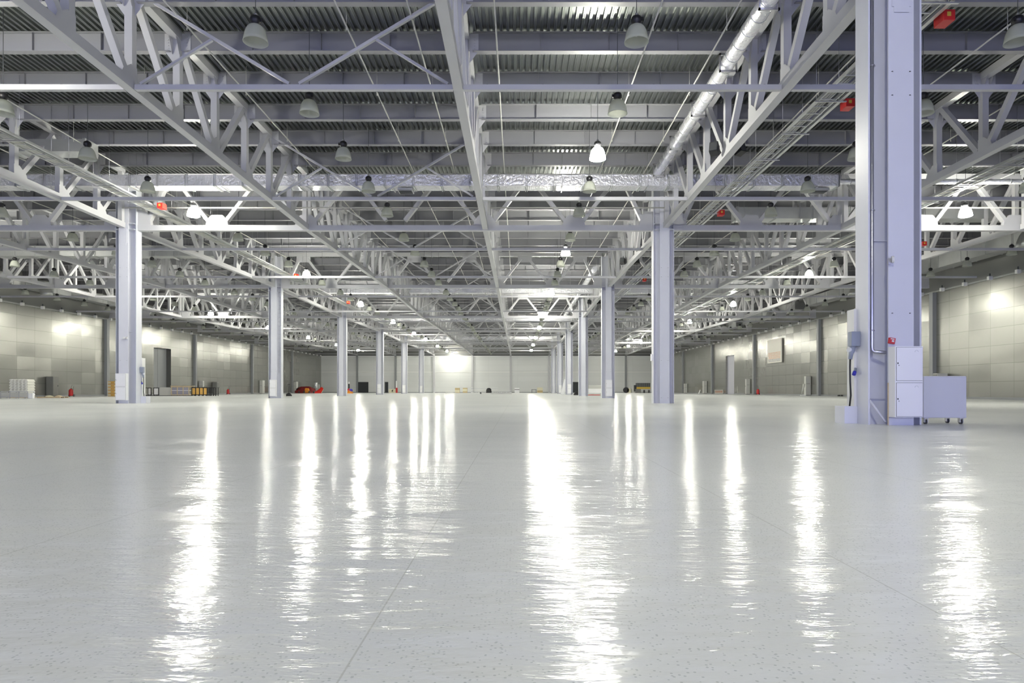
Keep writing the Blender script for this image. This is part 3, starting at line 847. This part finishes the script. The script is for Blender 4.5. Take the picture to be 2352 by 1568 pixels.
# rotated copy faces the other way, its fittings kept towards the camera
o = ss.get((CX['L'] + .462, YT(1), 0), 0); o.scale = (1, 1, 1); tag(o, 'grey power socket and plinth on the right side of the nearest left column', 'power socket', 'socket stations on the columns')
t = empty('sensor', (CX['L'] + .1, YT(1) - .41, 2.85)); MB().box(-.08, .08, -.07, 0, 0, .09).build('body', CLIP, t); MB().tube([(.02, -.05, .06), (.12, -.1, .1)], .015, 6).build('arm', PIPEM, t)
tag(t, 'small white sensor on the front of the nearest left column', 'sensor')
o = MB().box(CX['R'] - .53, CX['R'] - .462, YT(1) - .1, YT(1) + .1, 1.9, 2.2).build('junction_box', WHITE); tag(o, 'small white junction box on the left side of the second right-hand column', 'junction box')

# trolley
t = empty('wheeled_trolley', (7.46, 11.75, 0))
MB().box(-.375, .375, -.24, .24, .11, .83).build('body', TROL, t, bevel=.012)
m = MB(); m.box(-.37, .37, -.235, .235, .83, .84); m.build('top_rim', CLIP, t)
def caster(x, y):
    w = MB(); w.tube([(x - .016, y, .04), (x + .016, y, .04)], .04, 14); o = w.build('wheel', RUBBER, t)
    f = MB(); f.box(x - .03, x - .02, y - .03, y + .035, .03, .1); f.box(x + .02, x + .03, y - .03, y + .035, .03, .1); f.box(x - .04, x + .04, y - .045, y + .045, .1, .11)
    f.tube([(x - .035, y, .04), (x + .035, y, .04)], .01, 6); f.build('caster_fork', PIPEM, o)
for x in (-.31, .31):
    for y in (-.18, .18): caster(x, y)
tag(t, 'lilac-grey sheet metal box trolley on black castors beside the big near column', 'trolley')

# ------------------------------------------------------------------ things standing about the hall
def wall_cab(px, w, h, x_wall, d, label, mat=CABG, depth=.5, dots=True):
    s = 1 if x_wall < 0 else -1
    t = empty('switch_cabinet', (x_wall + s * (depth / 2 + .06), d, 0))
    b = MB().box(-depth / 2, depth / 2, -w / 2, w / 2, .05, h).build('body', mat, t, bevel=.01)
    MB().box(-depth / 2 + .03, depth / 2 - .03, -w / 2 + .03, w / 2 - .03, 0, .05).build('base', DARK, t)
    dm = MB(); x0, x1 = sorted((s * depth / 2, s * (depth / 2 + .015))); dm.box(x0, x1, -w / 2 + .03, w / 2 - .03, .1, h - .04); d_ = dm.build('door', mat, t)
    hm = MB(); x0, x1 = sorted((s * (depth / 2 + .015), s * (depth / 2 + .04))); hm.box(x0, x1, w / 2 - .12, w / 2 - .08, h * .5, h * .5 + .15); hm.build('handle', DARK, d_)
    if dots:
        for q in range(3): MB().box(-depth / 2 + .08 + q * .12, -depth / 2 + .13 + q * .12, -w / 2 - .01, -w / 2, h * .6, h * .6 + .06).build('indicator', DARK, t)
    tag(t, label, 'electrical cabinet', 'cabinets along the walls')
def dwall(px): return abs((XL if px < VX else XR)) * F / abs(px - VX)
wall_cab(120, .7, 1.75, XL, 57.6, 'tall dark and pale grey cabinet against the left wall, nearest of those there', CABD, .6, False)
wall_cab(500, .7, 1.65, XL, 90.0 - 1.2, 'tall grey cabinet at the left wall next to the far red extinguisher', CABD, .6, False)
wall_cab(462, .35, 1.75, XL, 84.9, 'narrow pale switch cabinet beside a dark column of the left wall')
wall_cab(598, .9, 2.1, XL, 105, 'pale switch cabinet with small windows, mid-left wall, left of the second column')
wall_cab(675, .9, 2.1, XL, 121, 'pale switch cabinet at the left wall just right of the second column')
wall_cab(732, .8, 1.7, XL, 134.5, 'small pale cabinet at the far end of the left wall')
wall_cab(1623, .8, 2.0, XR, 105, 'pale switch cabinet with three dark buttons, right wall left of the doorway')
wall_cab(1722, .4, 2.0, XR, 85.4, 'narrow pale switch cabinet just left of a dark column of the right wall')
wall_cab(1863, .45, 2.0, XR, 67.8, 'tall narrow panel with black slots standing at the right wall')
wall_cab(1570, .5, 1.7, XR, 117.0, 'small pale cabinet at the right wall just right of the second right-hand column')

def extinguisher(px, d, label, x=None, h=1.0):
    X = x if x is not None else PX(px, d)
    t = empty('wheeled_fire_extinguisher', (X, d, 0)); k = h
    MB().lathe([(0, .06), (.16, .08), (.17, .14), (.17, .52), (.14, .6), (.06, .66), (.05, .7), (0, .7)], 18).build('cylinder', RED, t)
    m = MB(); m.tube([(-.2, .12, .1), (-.2, .12, .1), (-.2, .12, .1001)], .001, 4)
    for s in (-1, 1):
        w = MB(); w.tube([(s * .17, .08, .1), (s * .22, .08, .1)], .1, 14); w.build('wheel', RUBBER, t)
    MB().tube([(-.1, .14, .1), (-.1, .16, .75), (-.03, .2, 1.0), (.12, .2, 1.0), (.1, .16, .75), (.1, .14, .1)], .013, 8).build('handle', DARK, t)
    MB().tube([(.03, 0, .68), (.14, -.08, .7), (.2, -.1, .5), (.19, -.06, .25)], .015, 8).build('hose', BLACK, t)
    t.scale = (k, k, k)
    tag(t, label, 'fire extinguisher', 'red wheeled fire extinguishers')
extinguisher(163, 58.0, 'red wheeled fire extinguisher at the left wall near the pallet of white boards', h=1.02)
extinguisher(524, 86, 'red wheeled fire extinguisher at the left wall beside the farther tall cabinet', h=1.02)
extinguisher(1741, 80.5, 'red wheeled fire extinguisher at the right wall under the poster board', h=1.02)

# white boards stacked at far left
dS = 50.0; X0, X1 = PX(57, dS), PX(90, dS); nb = 13
bp = None
for k in range(nb):
    z = .10 + k * .10
    if bp is None:
        m = MB(); m.box(-.6, .6, -.6, .6, 0, .07)
        for q in range(5): m.box(-.55 + q * .25, -.45 + q * .25, -.58, .58, .07, .1)
        bp = m.build('foam_board', FOAM); o = bp
    else: o = bp.copy(); col.objects.link(o)
    o.location = (-38.0 + (.02 if k % 2 else -.02), 50.6, z + .001 * k); o.rotation_euler.z = .25
    tag(o, 'white moulded board in the stack at far left, %s from the bottom' % ordn(k + 1), 'board', 'white boards stacked on a pallet')
def pallet(X, Y, w, d, label, rz=0):
    t = empty('wooden_pallet', (X, Y, 0), rz); m = MB()
    for k in range(6): m.box(-w / 2 + k * w / 6 + .01, -w / 2 + (k + 1) * w / 6 - .03, -d / 2, d / 2, .075, .095)
    m.build('deck_boards', WOOD, t)
    m = MB()
    for y in (-d / 2 + .05, 0, d / 2 - .05): m.box(-w / 2, w / 2, y - .04, y + .04, 0, .075)
    m.build('bearers', WOOD, t); tag(t, label, 'pallet', 'wooden pallets'); return t
pallet(-38.0, 50.6, 1.3, 1.3, 'wooden pallet under the stack of white boards at far left', .25)
t = pallet(PX(122, 49), 49, 1.7, 1.0, 'empty wooden pallet with scraps lying on the floor at far left')
for (dx, dy, w, mt, lb) in ((-.3, 0, .3, CARDL, 'pale crumpled scrap on the left of the loose pallet'), (.35, .1, .25, WOOD, 'wooden scrap on the right of the loose pallet')):
    m = MB(); m.lathe([(0, 0), (w, 0), (w * .8, .05), (w * .3, .09), (0, .1)], 7); o = m.build('scrap', mt, loc=(PX(122, 49) + dx, 49 + dy, .096)); tag(o, lb, 'scrap')
def frame_rack(X0, X1, Y, h, nb_, mat, label, panels=None, cat='frame', depth=.6, bar=.05, pm=None):
    t = empty('display_frame', ((X0 + X1) / 2, Y, 0)); w = (X1 - X0) / 2
    m = MB()
    for y in (0, depth):
        for k in range(nb_ + 1):
            x = -w + 2 * w * k / nb_; m.box(x - bar / 2, x + bar / 2, y - bar / 2, y + bar / 2, 0, h)
        for z in (.08, h - bar): m.box(-w, w, y - bar / 2, y + bar / 2, z, z + bar)
    for x in (-w, w):
        for z in (.08, h - bar): m.box(x - bar / 2, x + bar / 2, 0, depth, z, z + bar)
    m.build('bars', mat, t)
    if panels:
        for k in panels:
            x = -w + 2 * w * k / nb_; x2 = -w + 2 * w * (k + 1) / nb_
            MB().box(x + bar * .7, x2 - bar * .7, -.01, .01, .14, h - .08).build('panel', pm, t)
    tag(t, label, cat); return t
frame_rack(PX(-40, 46.5), PX(64, 46.5), 46.5, .50, 5, STEEL, 'low grey metal stage frame lying along the far left edge', [0, 1, 2, 3, 4], pm=CABG)
for q, x in enumerate((68.5, 74.5)):
    o = MB().box(-.09, .09, -.1, .1, 0, .37).build('white_carton', WHITE, loc=(PX(x, 46.6), 46.6, 0), bevel=.01); tag(o, 'small white upright carton at the end of the low stage frame, %s one' % ('left' if q == 0 else 'right'), 'carton', 'cartons by the stage frame')
# yellow bundles behind the left column
for k in range(5):
    m = MB(); m.box(-.55, .55, -.5, .5, 0, .26); m.m = 1; m.box(-.56, -.3, -.51, -.5, .05, .2); m.box(.05, .3, -.51, -.5, .05, .2)
    o = m.build('timber_bundle', [YEL, CARDL], loc=(PX(269, 62), 62, .0 + k * .285)); tag(o, 'yellow timber bundle behind the nearest left column, %s from the bottom' % ordn(k + 1), 'bundle', 'yellow bundles behind the left column')
# row of exhibition fittings
dF = 65.0
frame_rack(PX(333, dF), PX(347, dF), dF, .82, 2, BLACK, 'black frame with pale panels just right of the nearest left column', [1], pm=CLIP)
frame_rack(PX(353, dF), PX(364, dF), dF, .82, 1, BLACK, 'black framed white panel in the row of stand fittings', [0], pm=WHITE)
o = MB().box(PX(365, dF), PX(391, dF), dF + .1, dF + .5, 0, .84).build('grey_board_pack', CABG, bevel=.01); tag(o, 'plain grey board pack in the row of stand fittings', 'board pack')
t = frame_rack(PX(394, dF), PX(434, dF), dF, .92, 3, WOOD, 'beige shelving unit with grey panels in the row of stand fittings', [0, 1, 2], 'shelving', .5, .07, GREYP)
MB().box(-.9, .9, -.03, .5, .52, .56).build('shelf', WHITE, t)
MB().box(-.95, 1.2, -.05, .55, .92, 1.0).build('top_board', WOOD, t)
frame_rack(PX(442, dF), PX(477, dF), dF - .1, .86, 4, BLACK, 'black frame rack holding four yellow wooden panels', [0, 1, 2, 3], 'frame', .55, .07, YEL)
t = frame_rack(PX(479, dF), PX(495, dF), dF, .84, 3, BLACK, 'empty black metal frame at the right end of the stand fittings')
m = MB().box(PX(333, dF - .6), PX(440, dF - .6), dF - .55, dF - .2, 0, .06); o = m.build('floor_plank', DARK); tag(o, 'long dark plank lying on the floor in front of the stand fittings', 'plank')
# small bin, cleaner
dV = 61.5; t = empty('floor_cleaner', (PX(663, dV), dV, 0))
MB().lathe([(0, .02), (.2, .02), (.24, .1), (.22, .22), (.1, .3), (0, .31)], 16).build('cleaner_body', BLACK, t)
MB().tube([(-.02, .05, .25), (0, .1, 1.1)], .025, 8).build('handle_pole', BLACK, t); MB().box(-.12, .12, .08, .12, 1.08, 1.13).build('grip', BLACK, t)
for s in (-1, 1): MB().tube([(s * .2, .1, .08), (s * .25, .1, .08)], .08, 12).build('wheel', RUBBER, t)
tag(t, 'black upright floor cleaner standing right of the second left column', 'floor cleaner')
# red machine under a tarp with a red sheet
dR = 118.0
def blob(X, Y, w, d, h, seed, mat, name, parent=None, z=0):
    rnd = random.Random(seed); m = MB(); n, q = 18, 7; pr = []
    vs = []
    for i in range(q + 1):
        a = i / q * PI / 2; rr, zz = math.cos(a), math.sin(a)
        for k in range(n):
            b = 2 * PI * k / n; j = 1 + rnd.uniform(-.18, .18) * (1 if i < q else 0)
            vs.append((X + math.copysign(abs(math.cos(b)) ** .6, math.cos(b)) * rr ** .5 * w / 2 * j, Y + math.copysign(abs(math.sin(b)) ** .6, math.sin(b)) * rr ** .5 * d / 2 * j, z + zz ** .8 * h * (1 + rnd.uniform(-.1, .1) * (i > 0))))
    fs = [(i * n + k, i * n + (k + 1) % n, (i + 1) * n + (k + 1) % n, (i + 1) * n + k) for i in range(q) for k in range(n)]
    fs.append(tuple(range(n)))
    m.smooth = True; m.add(vs, fs); return m.build(name, mat, parent)
t = empty('covered_machine', (PX(709, dR), dR, 0))
blob(-.6, 0, 3.2, 2.2, 1.15, 3, DRED, 'tarpaulin', t); blob(-1.5, -.4, 1.2, 1.2, .95, 5, BLACK, 'engine', t)
blob(.0, -1.0, .9, .35, .75, 8, ORANGE, 'orange_panel', t, .1)
for x in (-1.4, -.5, .4, 1.2): MB().tube([(x, -1.2, .2), (x + .2, -1.2, .2)], .2, 12).build('wheel', RUBBER, t)
tag(t, 'dark red covered machine with an orange patch by the far left corner', 'machine')
t = empty('red_sheet', (PX(735, dR), dR - 1.2, 0))
m = MB(); m.add([(-.9, 0, .02), (.6, 0, .02), (.95, .3, .75), (.45, .7, 1.15), (-.2, .5, .55)], [(0, 1, 2, 4), (4, 2, 3)]); m.add([(-.9, .1, 0), (.6, .1, 0), (.95, .4, .72), (.45, .8, 1.1), (-.2, .6, .5)], [(4, 2, 1, 0), (3, 2, 4)]); m.build('sheet', REDO, t)
MB().beam((.62, -.02, .05), (.97, .28, .8), .06, .06).build('pale_edge', CARDL, t)
tag(t, 'bright red sheet propped up at the right end of the covered machine', 'sheet')
t = empty('metal_tank', (PX(725, 128), 128, 0)); MB().lathe([(0, 0), (.42, 0), (.42, 1.9), (.36, 2.05), (.1, 2.15), (0, 2.15)], 20).build('drum', GALV, t)
for z in (.4, 1.0, 1.6): MB().lathe([(.42, z), (.45, z + .02), (.45, z + .06), (.42, z + .08)], 20).build('hoop', PIPEM, t)
tag(t, 'pale metal tank standing behind the covered machine', 'tank')
# heap next to the third left column
t = empty('equipment_heap', (PX(804, 110), 110, 0)); blob(0, 0, .9, .7, .55, 11, ORANGE, 'orange_bag', t); blob(.15, -.05, .6, .5, .4, 12, BLUE, 'blue_bag', t, .35); blob(-.2, .0, .5, .5, .35, 13, RED, 'red_bag', t, .45)
MB().box(-.35, -.15, .2, .35, 0, 1.6).build('black_post', BLACK, t); MB().box(-.33, -.12, .18, .2, 1.6, 1.95).build('white_top', CLIP, t)
tag(t, 'small heap of orange blue and red gear right of the third left column', 'heap')
# things along the far wall
dB = 132.0
def carton(a, b, y0, y1, mat, name, label, cat, d=dB, dep=.8, extra=None, grp=None):
    t = empty(name, (PX((a + b) / 2, d), d, 0)); w = (b - a) / 2 * d / F; h = PZ(y0, d); 
    MB().box(-w, w, 0, dep, .0 if y1 is None else PZ(y1, d), h).build('body', mat, t)
    if extra: extra(t, w, h)
    tag(t, label, cat, grp); return t
def band(mat, z0, z1, name='band'):
    return lambda t, w, h: MB().box(-w - .01, w + .01, -.02, .0, h * z0, h * z1).build(name, mat, t)
carton(1045, 1055.5, 890.5, None, CARD, 'cardboard_box', 'tan cardboard box at the bright far wall, left of two', 'box', extra=band(CARDL, .1, .6), grp='boxes at the bright far wall')
carton(1063, 1073, 890.5, None, CARD, 'cardboard_box', 'tan cardboard box at the bright far wall, right of two', 'box', extra=band(CARDL, .3, .8), grp='boxes at the bright far wall')
def emblem(t, w, h):
    m = MB(); m.add([(-.15, -.02, h * .55), (.25, -.02, h * .9), (.1, -.02, h * .4), (.0, -.02, h * .3)], [(0, 3, 2, 1)]); m.add([(-.15, -.021, h * .2), (.2, -.021, h * .2), (.2, -.021, h * .26), (-.15, -.021, h * .26)], [(0, 1, 2, 3)])
    m.build('printed_mark', BLACK, t)
carton(893, 908.5, 893, None, CARDL, 'packing_crate', 'pale crate with a black mark between the fourth and fifth left columns', 'crate', extra=emblem)
o = MB().box(PX(909, dB), PX(913, dB), dB, dB + .3, 0, 1.0).build('red_post', RED); tag(o, 'short red post beside the pale crate with a black mark', 'post')
o = MB().tube([(PX(910.5, dB + 1), dB + 1, 0), (PX(910.5, dB + 1), dB + 1, 2.4)], .14, 10).build('white_tube', WHITE); tag(o, 'upright white tube behind the short red post', 'tube')
carton(1182, 1193, 890.5, None, WHITE, 'white_appliance', 'white appliance with a dark band at the far wall, right of centre', 'appliance', extra=band(BLACK, .62, .72))
def table_legs(t, w, h):
    for x in (-w + .04, w - .04):
        for y in (.04, .6): MB().box(x - .03, x + .03, y - .03, y + .03, 0, h).build('leg', BLACK, t)
t = carton(1221, 1232, 894, 894.8, BLACK, 'black_table', 'small black table at the far wall in front of pale boxes', 'table', dep=.7, extra=table_legs)
carton(1234, 1246.5, 889.5, None, CARDL, 'large_carton', 'pale large carton right of the small black table', 'box', extra=band(CARD, .05, .45))
# aluminium lattice beams lying at the far wall
def lattice(a, b, z0, h, label, d=dB):
    X0_, X1_ = PX(a, d), PX(b, d); t = empty('lattice_beam', (X0_, d, z0)); L = X1_ - X0_
    m = MB()
    for y in (0, .4):
        for z in (.03, h): m.beam((0, y, z), (L, y, z), .06, .06)
    m.m = 1; n = max(3, int(L / .5))
    for k in range(n):
        x = k * L / n; m.beam((x, 0, .03 if k % 2 else h), (x + L / n, 0, h if k % 2 else .03), .04, .04); m.beam((x, .4, .03), (x, .4, h), .04, .04)
    for k in range(0, n + 1, 2): m.beam((k * L / n, 0, .03), (k * L / n, 0, h), .05, .05)
    m.build('lattice', [CLIP, TROL], t); tag(t, label, 'lattice beam', 'aluminium lattice beams at the far wall')
lattice(1082, 1111, 0, .52, 'pale aluminium lattice beam on the floor at the far wall, left end'); lattice(1082, 1111, .56, .52, 'pale lattice beam on top of the left end one at the far wall')
lattice(1113, 1144, 0, .52, 'pale aluminium lattice beam on the floor at the far wall, middle one'); lattice(1113, 1144, .56, .52, 'pale lattice beam on top of the middle one at the far wall')
lattice(1146, 1175, 0, .5, 'pale aluminium lattice beam on the floor at the far wall, right end')
o = blob(PX(1123, 129), 129, 1.0, .8, .9, 21, BLACK, 'black_bag'); tag(o, 'black bag heap in front of the lattice beams', 'bag')
# tangle of pale bars left of the boxes
o = frame_rack(PX(1024, dB), PX(1040, dB), dB, .42, 5, CLIP, 'low pale chair-like frame at the bright far wall left of the tan boxes', bar=.04)
# leaning boards by the fifth right column
for q, (a, b) in enumerate(((1290, 1299), (1294, 1301))):
    d = YT(4) + 1.2 + q * .3; o = MB().beam((PX(a, d), d, .02), (PX(b, d), d, 1.95), .3, .04, (0, 1, 0)).build('leaning_board', WHITE); tag(o, 'white board leaning against the fifth right-hand column, %s one' % ('front' if q == 0 else 'rear'), 'board', 'leaning boards')
# floor litter
t = empty('cable_litter', (PX(1152, 98), 98, 0)); m = MB(); m.tube([(-1.6, 0, .02), (-.9, .6, .02), (-.2, -.3, .03), (.6, .5, .02), (1.5, 0, .02)], .03, 6); m.build('loose_cable', DARK, t); MB().box(-3.2, -3.0, -.2, .1, 0, .25).build('small_stub', DARK, t); tag(t, 'loose dark cable litter on the open floor near the far wall', 'litter')
o = blob(PX(1325, 74), 74.5, .6, .5, .35, 31, BLACK, 'black_bundle'); tag(o, 'black bundle on the floor left of the ladder column', 'bundle')
t = empty('red_hose', (PX(1356, 73), 73, 0)); MB().tube([(-.6, .3, .03), (-.2, 0, .03), (.2, .3, .04), (.7, -.1, .03), (1.1, .2, .03)], .04, 8).build('hose', REDO, t); tag(t, 'red hose lying on the floor right of the ladder column', 'hose')
# white crates behind columns at right
for q, (z0, z1) in enumerate(((0, .85), (.87, 1.5))):
    t = empty('white_container', (PX(1369, 129), 129, z0)); h = z1 - z0
    MB().box(-1.5, 1.5, 0, 1.2, 0, h).build('body', WHITE if q == 0 else CABG, t); MB().box(-1.52, 1.52, -.03, 0, h - .08, h).build('rim', CLIP, t)
    tag(t, '%s long white container between the third and fourth right-hand columns' % ('lower' if q == 0 else 'upper'), 'container', 'long white containers')
# generator
dG = 125.0; t = empty('generator', (PX(1478, dG), dG, 0))
MB().box(-1.3, 1.3, 0, 1.2, .75, 1.15).build('yellow_body', YELM, t); MB().box(-1.3, 1.3, .1, 1.1, 1.15, 1.9).build('dark_load', DARK, t); MB().box(-1.5, -.5, -.1, 1.0, 0, .75).build('grey_base', CABD, t)
for x in (.0, .9): MB().tube([(x, 0, .3), (x + .25, 0, .3)], .3, 14).build('wheel', RUBBER, t)
MB().box(-1.7, -1.3, .1, .8, .3, 1.5).build('side_unit', BLACK, t)
m = MB()
for k in range(7): m.box(-1.2 + k * .35, -1.12 + k * .35, .08, .1, 1.2, 1.85)
m.build('vent_bars', CABD, t)
tag(t, 'yellow and black machine standing left of the second right-hand column', 'machine')
for q, (a, w, mt) in enumerate(((1438, .55, BLACK), (1445, .45, CARDL), (1454, .5, CABG))):
    d = 127.0; t = empty('cable_reel', (PX(a, d), d, w)); m = MB(); m.tube([(0, -.25, 0), (0, -.2, 0)], w, 16); m.tube([(0, .2, 0), (0, .25, 0)], w, 16); m.build('flanges', mt, t)
    MB().tube([(0, -.2, 0), (0, .2, 0)], w * .6, 12).build('drum', DARK, t); tag(t, '%s cable reel left of the yellow and black machine' % ('tall black', 'pale middle', 'grey right')[q], 'cable reel', 'cable reels by the machine')
# right wall: board, leaning sign, mirror, small things
t = empty('poster_board', (XR - .08, 76.9, 3.75)); MB().box(-.12, .0, -2.1, 2.1, 0, 2.75).build('board', TINT, t)
m = MB(); rnd = random.Random(4)
for r_ in range(7):
    y = -1.8
    while y < 1.7:
        l = rnd.uniform(.15, .5); 
        if r_ < 6: m.m = 0 if r_ > 1 else 1
        m.box(-.127, -.12, y, min(y + l, 1.8), .18 + r_ * .16, .25 + r_ * .16); y += l + .1
m.build('printed_lines', [INKO, INKD], t)
tag(t, 'large pale poster board with faint orange print high on the right wall', 'poster board')
d = 96.5; t = empty('leaning_sign', (PX(1652, d), d, 0)); MB().add([(-.65, 0, .02), (.65, 0, .02), (.65, .2, .62), (-.65, .2, .62), (-.65, .04, .02), (.65, .04, .02), (.65, .24, .62), (-.65, .24, .62)], [(0, 1, 2, 3), (7, 6, 5, 4), (0, 3, 7, 4), (1, 5, 6, 2), (3, 2, 6, 7), (0, 4, 5, 1)]).build('board', TINT, t)
m = MB()
for k in range(9): m.beam((-.52 + k * .12, .05, .2), (-.52 + k * .12, .13, .46), .07, .01)
m.build('printed_letters', INKO, t); tag(t, 'pale sign board leaning on the floor left of the right wall doorway', 'sign board')
t = empty('curved_panel', (PX(1844, 66), 66, 0)); MB().tube([(-.12, 0, .08), (-.05, 0, .5), (.08, 0, .9), (.12, 0, 1.2)], [.04, .05, .1, .12], 10).build('panel', CABG, t); MB().box(-.2, .2, -.15, .15, 0, .07).build('foot', WHITE, t); tag(t, 'thin grey curved panel on a white foot by the right wall', 'panel')
o = MB().beam((PX(1605, 104), 104, .02), (PX(1609, 104), 104.2, .6), .15, .05).build('offcut', WHITE); tag(o, 'small white offcut leaning by the right wall near its switch cabinet', 'offcut')
for q, px in enumerate((1933, 1939)):
    o = MB().box(-.1, .1, -.1, .1, 0, .13).build('floor_outlet', BLACK, loc=(XR - .25, dwall(px), 0)); tag(o, 'small black floor outlet at the right wall left of the near column, %s one' % ('left', 'right')[q], 'outlet', 'black outlets at the right wall')
t = empty('grey_locker', (XR - .5, 47.4 - 1.2, 0)); MB().box(-.35, .35, -.25, .25, 0, 1.75).build('body', CABG, t); MB().box(-.37, -.35, -.2, .2, .1, 1.7).build('door', CABD, t); tag(t, 'grey locker at the right wall just behind the box trolley', 'locker')

# ------------------------------------------------------------------ camera, light, world
cam = bpy.data.cameras.new('camera'); co = bpy.data.objects.new('camera', cam); col.objects.link(co); sc.camera = co
co.location = (0, 0, EYE); co.rotation_euler = (PI / 2, 0, 0)
cam.lens = F / 2352 * 36; cam.sensor_width = 36; cam.shift_x = -(VX - 1176) / 2352; cam.shift_y = (VY - 784) / 2352
cam.clip_end = 500
w = bpy.data.worlds.new('World'); sc.world = w; w.use_nodes = True
bg = w.node_tree.nodes['Background']; bg.inputs[0].default_value = (.50, .53, 1.0, 1); bg.inputs[1].default_value = 3.3
pl = bpy.data.lights.new('added_gate_portal', 'AREA'); pl.shape = 'RECTANGLE'; pl.size = GX1 - GX0; pl.size_y = GZ; pl.cycles.is_portal = True  # guides sky light in through the added gate, emits nothing itself
po = bpy.data.objects.new('added_gate_portal', pl); col.objects.link(po); po.location = ((GX0 + GX1) / 2, YB, GZ / 2); po.rotation_euler = (PI / 2, 0, PI)
sc.view_settings.view_transform = 'Standard'; sc.view_settings.look = 'None'; sc.view_settings.gamma = 1; sc.view_settings.exposure = 0.66
sc.cycles.use_denoising = True; sc.cycles.use_light_tree = True
sc.cycles.max_bounces = 8; sc.cycles.diffuse_bounces = 5; sc.cycles.glossy_bounces = 4; sc.cycles.transparent_max_bounces = 16
sc.cycles.sample_clamp_indirect = 12
